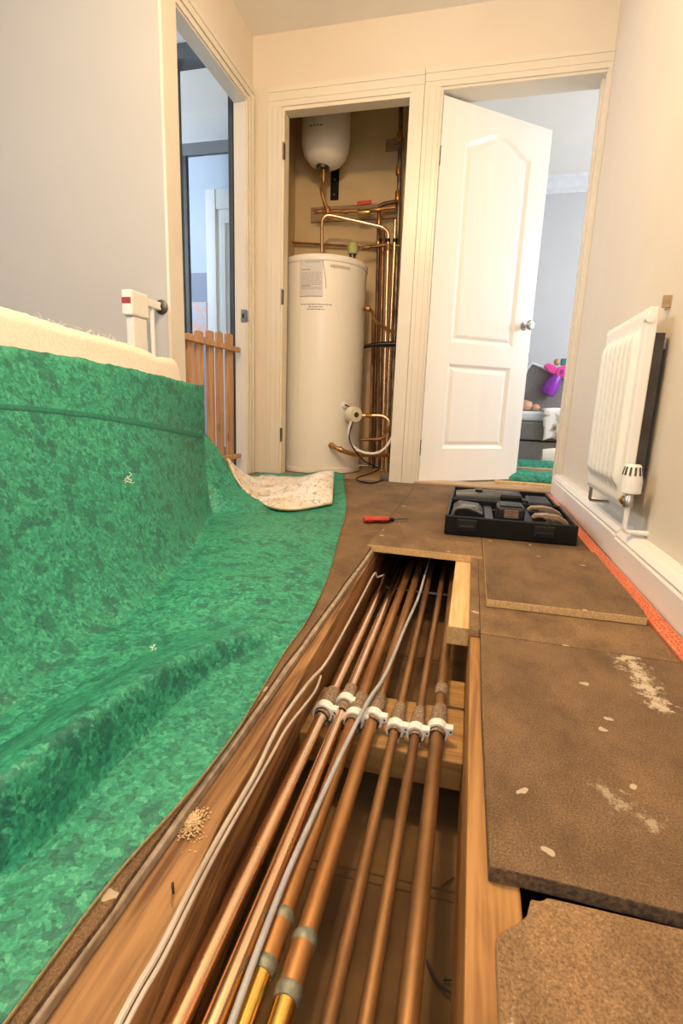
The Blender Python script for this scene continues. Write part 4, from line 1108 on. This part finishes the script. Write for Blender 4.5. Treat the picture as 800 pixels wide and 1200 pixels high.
for x in (KX0+.06, KX1-.06):
    MB().tube([(x-.03, KYM, .060), (x+.03, KYM, .060)], .007, 10).build('hinge', 'dark_plastic', kc, smooth=True)
iv = MB()
for x0, x1, y0, y1, z in ((KX0+.012, KX0+.135, KY0+.03, KY0+.04, .05), (KX0+.135, KX0+.165, KY0+.02, KYM-.02, .052), (KX0+.27, KX0+.30, KY0+.02, KYM-.02, .052), (KX0+.165, KX0+.27, KYM-.10, KYM-.09, .05), (KX0+.30, KX1-.012, KYM-.07, KYM-.06, .05)):
    iv.box(x0, x1, y0, y1, .022, z)
iv.build('divider', 'dark_plastic', kc, bevel=.002)
# lid-side recess ribs
iv = MB()
for x0, x1, y0, y1 in ((KX0+.012, KX1-.012, KYM+.02, KYM+.035), (KX0+.19, KX0+.20, KYM+.035, KY1-.02), (KX0+.30, KX0+.31, KYM+.035, KY1-.02)):
    iv.box(x0, x1, y0, y1, .028, .052)
iv.build('lid_rib', 'dark_plastic', kc, bevel=.002)
# things lying in the case
ch = thing('battery_charger', 'grey and black battery charger in the left of the open case', 'charger', (KX0+.07, KY0+.12, .023))
MB().prism([(KX0+.02, KY0+.05, .023), (KX0+.128, KY0+.05, .023), (KX0+.128, KY0+.05, .070), (KX0+.11, KY0+.05, .088), (KX0+.04, KY0+.05, .094), (KX0+.02, KY0+.05, .078)], (0, .14, 0)).build('shell', 'dark_plastic', ch, bevel=.006, bseg=3)
MB().tube(rounded([(KX0+.022, KY0+.046, .060), (KX0+.03, KY0+.044, .088), (KX0+.075, KY0+.044, .094), (KX0+.122, KY0+.046, .075)], .02), .006, 10).build('carry_handle', 'grey_plastic', ch, smooth=True)
MB().box(KX0+.05, KX0+.10, KY0+.05, KY0+.10, .0935, .096).build('slot_plate', 'grey_plastic', ch, bevel=.001)
ba = thing('battery_pack', 'black battery pack with a tan label in the case centre', 'battery', (KX0+.22, KY0+.08, .023))
bsh = MB().box(KX0+.172, KX0+.264, KY0+.035, KY0+.15, .023, .106).build('shell', 'dark_plastic', ba, bevel=.010, bseg=3)
MB().box(KX0+.196, KX0+.242, KY0+.0335, KY0+.036, .071, .099).build('rating_label', 'tan_metal', bsh)
MB().box(KX0+.18, KX0+.256, KY0+.05, KY0+.14, .1055, .110).build('terminal_rail', 'black_plastic', ba, bevel=.002)
m = MB()
for k in range(4): m.box(KX0+.20, KX0+.238, KY0+.0325, KY0+.0336, .075+k*.006, .0765+k*.006)
m.build('label_lines', 'print_black', bsh)
def jaw(y, label):
    t = thing('press_jaw', label, 'press jaw', (KX0+.36, y, .05), 'press jaws in the case')
    b = MB()
    x0 = KX0+.285
    out = [(0, .064), (.012, .078), (.05, .082), (.085, .078), (.115, .062), (.128, .044), (.118, .040), (.100, .052), (.082, .060), (.070, .054), (.060, .062), (.046, .060), (.036, .066), (.018, .064), (.006, .058)]
    b.prism([(x0+x, y, z+.012) for x, z in out], (0, .024, 0))
    b.build('jaw_plate', 'tan_metal', t, bevel=.003)
    MB().lathe([(.011, -.003), (.011, .029)], (x0+.088, y, .045), (0, 1, 0), 18).build('pivot_bolt', 'steel', t, smooth=True)
    MB().lathe([(.010, -.002), (.010, .028)], (x0+.112, y, .038), (0, 1, 0), 18).build('pivot_bolt', 'steel', t, smooth=True)
    MB().prism([(x0+.070, y+.004, .024), (x0+.13, y+.004, .024), (x0+.13, y+.004, .042), (x0+.10, y+.004, .055), (x0+.075, y+.004, .048)], (0, .016, 0)).build('lower_jaw', 'tan_metal', t, bevel=.002)
jaw(KY0+.045, 'tan metal press jaw nearest the front of the case')
jaw(KY0+.185, 'tan metal press jaw behind the front one in the case')
pt_ = thing('press_tool', 'long black and grey power tool lying in the case lid', 'power tool', (KX0+.2, KYM+.2, .03))
MB().tube([(KX0+.02, KYM+.13, .060), (KX0+.10, KYM+.135, .062), (KX0+.17, KYM+.14, .062), (KX0+.25, KYM+.15, .060)], [.022, .030, .032, .028], 16).build('barrel', 'grey_plastic', pt_, smooth=True)
MB().box(KX0+.205, KX0+.295, KYM+.10, KYM+.25, .029, .080).build('motor_housing', 'black_plastic', pt_, bevel=.010, bseg=3)
MB().box(KX0+.10, KX0+.13, KYM+.105, KYM+.165, .088, .094).build('switch', 'black_plastic', pt_, bevel=.002)
MB().box(KX0+.32, KX1-.02, KYM+.07, KYM+.26, .029, .062).build('grip', 'dark_plastic', pt_, bevel=.008, bseg=3)
MB().box(KX0+.29, KX0+.325, KYM+.12, KYM+.18, .029, .060).build('neck', 'dark_plastic', pt_, bevel=.004)

# screwdriver on the boards
sa, sb = P(425, 609, 'Z', .013), P(457, 609, 'Z', .013); dr = (sb-sa).normalized(); e = P(473, 609, 'Z', .008)
sv = thing('screwdriver', 'red handled screwdriver lying on the brown boards', 'screwdriver', tuple((sa.x, sa.y, 0)))
L = (sb-sa).length
MB().lathe([(.004, 0), (.0125, .004), (.0135, .02), (.011, L*.45), (.0125, L*.7), (.010, L-.008), (.006, L)], sa, dr, 12).build('handle', 'red_plastic', sv, smooth=True)
MB().lathe([(.0138, L*.10), (.0118, L*.45), (.0132, L*.68), (.010, L*.98)], sa-Vector((0, 0, .0012)), dr, 6).build('grip', 'black_plastic', sv, smooth=True)
MB().lathe([(.0085, L-.004), (.0085, L+.012), (.005, L+.016)], sa, dr, 12).build('ferrule', 'black_plastic', sv, smooth=True)
MB().tube([sb, e+Vector((0, 0, .004)), e+dr*.014+Vector((0, 0, .004))], [.0030, .0030, .0036], 8).build('blade', 'dark_steel', sv, smooth=True)

# ================================================================== BEDROOM
bd = thing('bed', 'grey upholstered bed with white mattress seen past the white door', 'bed', (.8, 4.3, 0))
MB().box(.10, 1.9, 4.30, 4.70, .02, .20).build('base', 'bed_grey', bd, bevel=.012)
MB().box(.10, 1.9, 4.295, 4.70, .21, .355).build('base_upper', 'bed_grey', bd, bevel=.015)
MB().box(.10, 1.88, 4.31, 4.70, .356, .435).build('mattress', 'sheet_white', bd, bevel=.025, bseg=3)
hb = [P(*p, 'Y', 4.74) for p in ((612, 446), (617, 432), (623, 426), (634, 430), (668, 446), (690, 457))]
hb = [(v.x, v.z) for v in hb]
MB().prism([(x, 4.72, z) for x, z in [(hb[0][0]-.08, .30), (hb[-1][0]+.6, .30), (hb[-1][0]+.6, hb[-1][1]-.3)] + hb[::-1] + [(hb[0][0]-.08, hb[0][1]-.1)]], (0, .08, 0)).build('headboard', 'bed_grey', bd, bevel=.012)
pts = [(x, 4.715, z) for x, z in hb]
MB().tube(pts, .012, 8).build('piping', 'sheet_white', bd, smooth=True)
# blanket draped over the bed edge
bl = MB(); rows = []
for i in range(25):
    t = i/24
    if t < .4: y, z = 4.62-(4.62-4.30)*t/.4, .447
    else: y, z = 4.283, .447-(t-.4)/.6*.235
    if .34 < t < .46: y = 4.30-.008*math.sin((t-.34)/.12*1.57)*2
    row = []
    for k in range(21):
        u = k/20; x = .535+.42*u
        row.append((x+.01*math.sin(t*9), y-.012*abs(math.sin(u*9+t*2)), z+.010*math.sin(u*7)+(.012*math.sin(u*11) if t > .9 else 0)))
    rows.append(row)
bl.grid(rows); bo = bl.build('blanket', 'blanket', smooth=True, angle=70)
so = bo.modifiers.new('thick', 'SOLIDIFY'); so.thickness = .012; so.offset = 1
tag(bo, 'white blanket with brown pattern draped over the bed edge', 'blanket')
# toys
a = P(646, 452, 'Y', 4.66); top = P(655, 437, 'Y', 4.66); bot = P(640, 462, 'Y', 4.66)
ts = thing('toy_spray_bottle', 'purple toy spray bottle with pink trigger head by the headboard', 'toy', tuple(bot))
ax = (top-bot)
MB().lathe([(.058, 0), (.064, .01), (.058, ax.length*.5), (.040, ax.length*.85), (.030, ax.length)], bot, ax, 20).build('bottle', 'toy_purple', ts, smooth=True)
q1, q2 = P(650, 438, 'Y', 4.66), P(668, 424, 'Y', 4.66)
MB().prism([P(*p, 'Y', 4.62) for p in ((651, 436), (655, 430), (663, 427), (670, 430), (669, 440), (660, 442), (652, 441))], (0, .06, 0)).build('trigger_head', 'toy_pink', ts, bevel=.012, bseg=3)
MB().prism([P(*p, 'Y', 4.63) for p in ((637, 429), (642, 425), (650, 428), (656, 434), (652, 440), (643, 436))], (0, .05, 0)).build('nozzle', 'toy_pink', ts, bevel=.010, bseg=3)
MB().box(*sorted((P(658, 430, 'Y', 4.6).x, P(661, 430, 'Y', 4.6).x)), 4.612, 4.622, P(658, 438, 'Y', 4.6).z, P(658, 433, 'Y', 4.6).z).build('trigger_slot', 'toy_purple', ts)
tt = thing('toy_block', 'small teal and yellow toy on top of the headboard', 'toy', tuple(P(662, 427, 'Y', 4.80)))
c0, c1 = P(657, 428, 'Y', 4.78), P(664, 420, 'Y', 4.78)
MB().box(c0.x, c1.x, 4.78, 4.82, c0.z, c1.z).build('teal_piece', 'toy_teal', tt, bevel=.006)
MB().box(c1.x, c1.x+.035, 4.78, 4.82, c0.z, c1.z).build('yellow_piece', 'toy_yellow', tt, bevel=.006)
MB().lathe([(.001, -.03), (.022, -.02), (.028, 0), (.022, .02), (.001, .03)], (c0.x-.03, 4.80, (c0.z+c1.z)/2), Z3, 14).build('pink_piece', 'toy_orange', tt, smooth=True)
# soft toy on the mattress
a = P(618, 477, 'Y', 4.56)
st = thing('soft_toy', 'orange soft toy lying on the white mattress', 'soft toy', (a.x, 4.56, .436))
MB().lathe([(.001, 0), (.05, .012), (.062, .04), (.05, .075), (.001, .092)], (a.x-.02, 4.56, .436), Z3, 18).build('body', 'toy_orange', st, smooth=True)
MB().lathe([(.001, 0), (.03, .01), (.038, .03), (.028, .052), (.001, .062)], (a.x+.06, 4.55, .436), Z3, 16).build('head', 'toy_orange', st, smooth=True)
tag(MB().prism([P(*p, 'Y', 4.85) for p in ((613, 425), (616, 416), (619, 409), (620, 415), (618, 425))], (0, .03, 0)).build('dark_cushion_corner', 'bed_grey'), 'narrow dark object behind the headboard beside the door edge', 'object')
# rolled underlay strips on the bedroom floor
def roll(name, y, h, dep, x0, x1, label, m='underlay_green'):
    b = MB(); rows = []
    for i in range(25):
        x = x0+(x1-x0)*i/24; ring = []
        hh = h*(1+.12*mnoise.noise(Vector((x*6, y*3, 0))))
        for k in range(17):
            a_ = math.pi*k/16; ring.append((x, y-dep/2*math.cos(a_)+.02*math.sin(x*5), .0+hh*math.sin(a_)**.7))
        rows.append(ring)
    b.grid(rows); return tag(b.build(name, m, smooth=True), label, 'underlay')
roll('rolled_underlay', 3.45, .060, .22, .12, 1.1, 'green underlay strip on the bedroom floor nearer the door')
roll('rolled_underlay', 3.93, .085, .24, .12, 1.2, 'green underlay strip on the bedroom floor nearer the bed')
tag(MB().box(.10, 1.1, 3.62, 3.68, .0, .058).build('floor_plank', 'floor_wood', bevel=.002), 'pale plank lying between the green strips', 'plank')
tag(MB().prism([(.16, 3.16, 0), (.95, 3.05, 0), (.95, 3.09, 0), (.16, 3.20, 0)], (0, 0, .018)).build('timber_strip', 'pale_wood', bevel=.002), 'thin pale timber strip inside the bedroom doorway', 'timber')
a = P(652, 540, 'Y', 4.1)
roll('folded_carpet', 4.17, .16, .12, a.x-.10, a.x+.5, 'cream carpet folded up at the foot of the bed', 'carpet_beige')
tag(MB().box(BX0-.02, BX1+.01, YF-.015, YF+.13, .0005, .012).build('threshold_board', 'floor_wood', bevel=.002), 'pale wooden threshold board under the bedroom door', 'threshold')
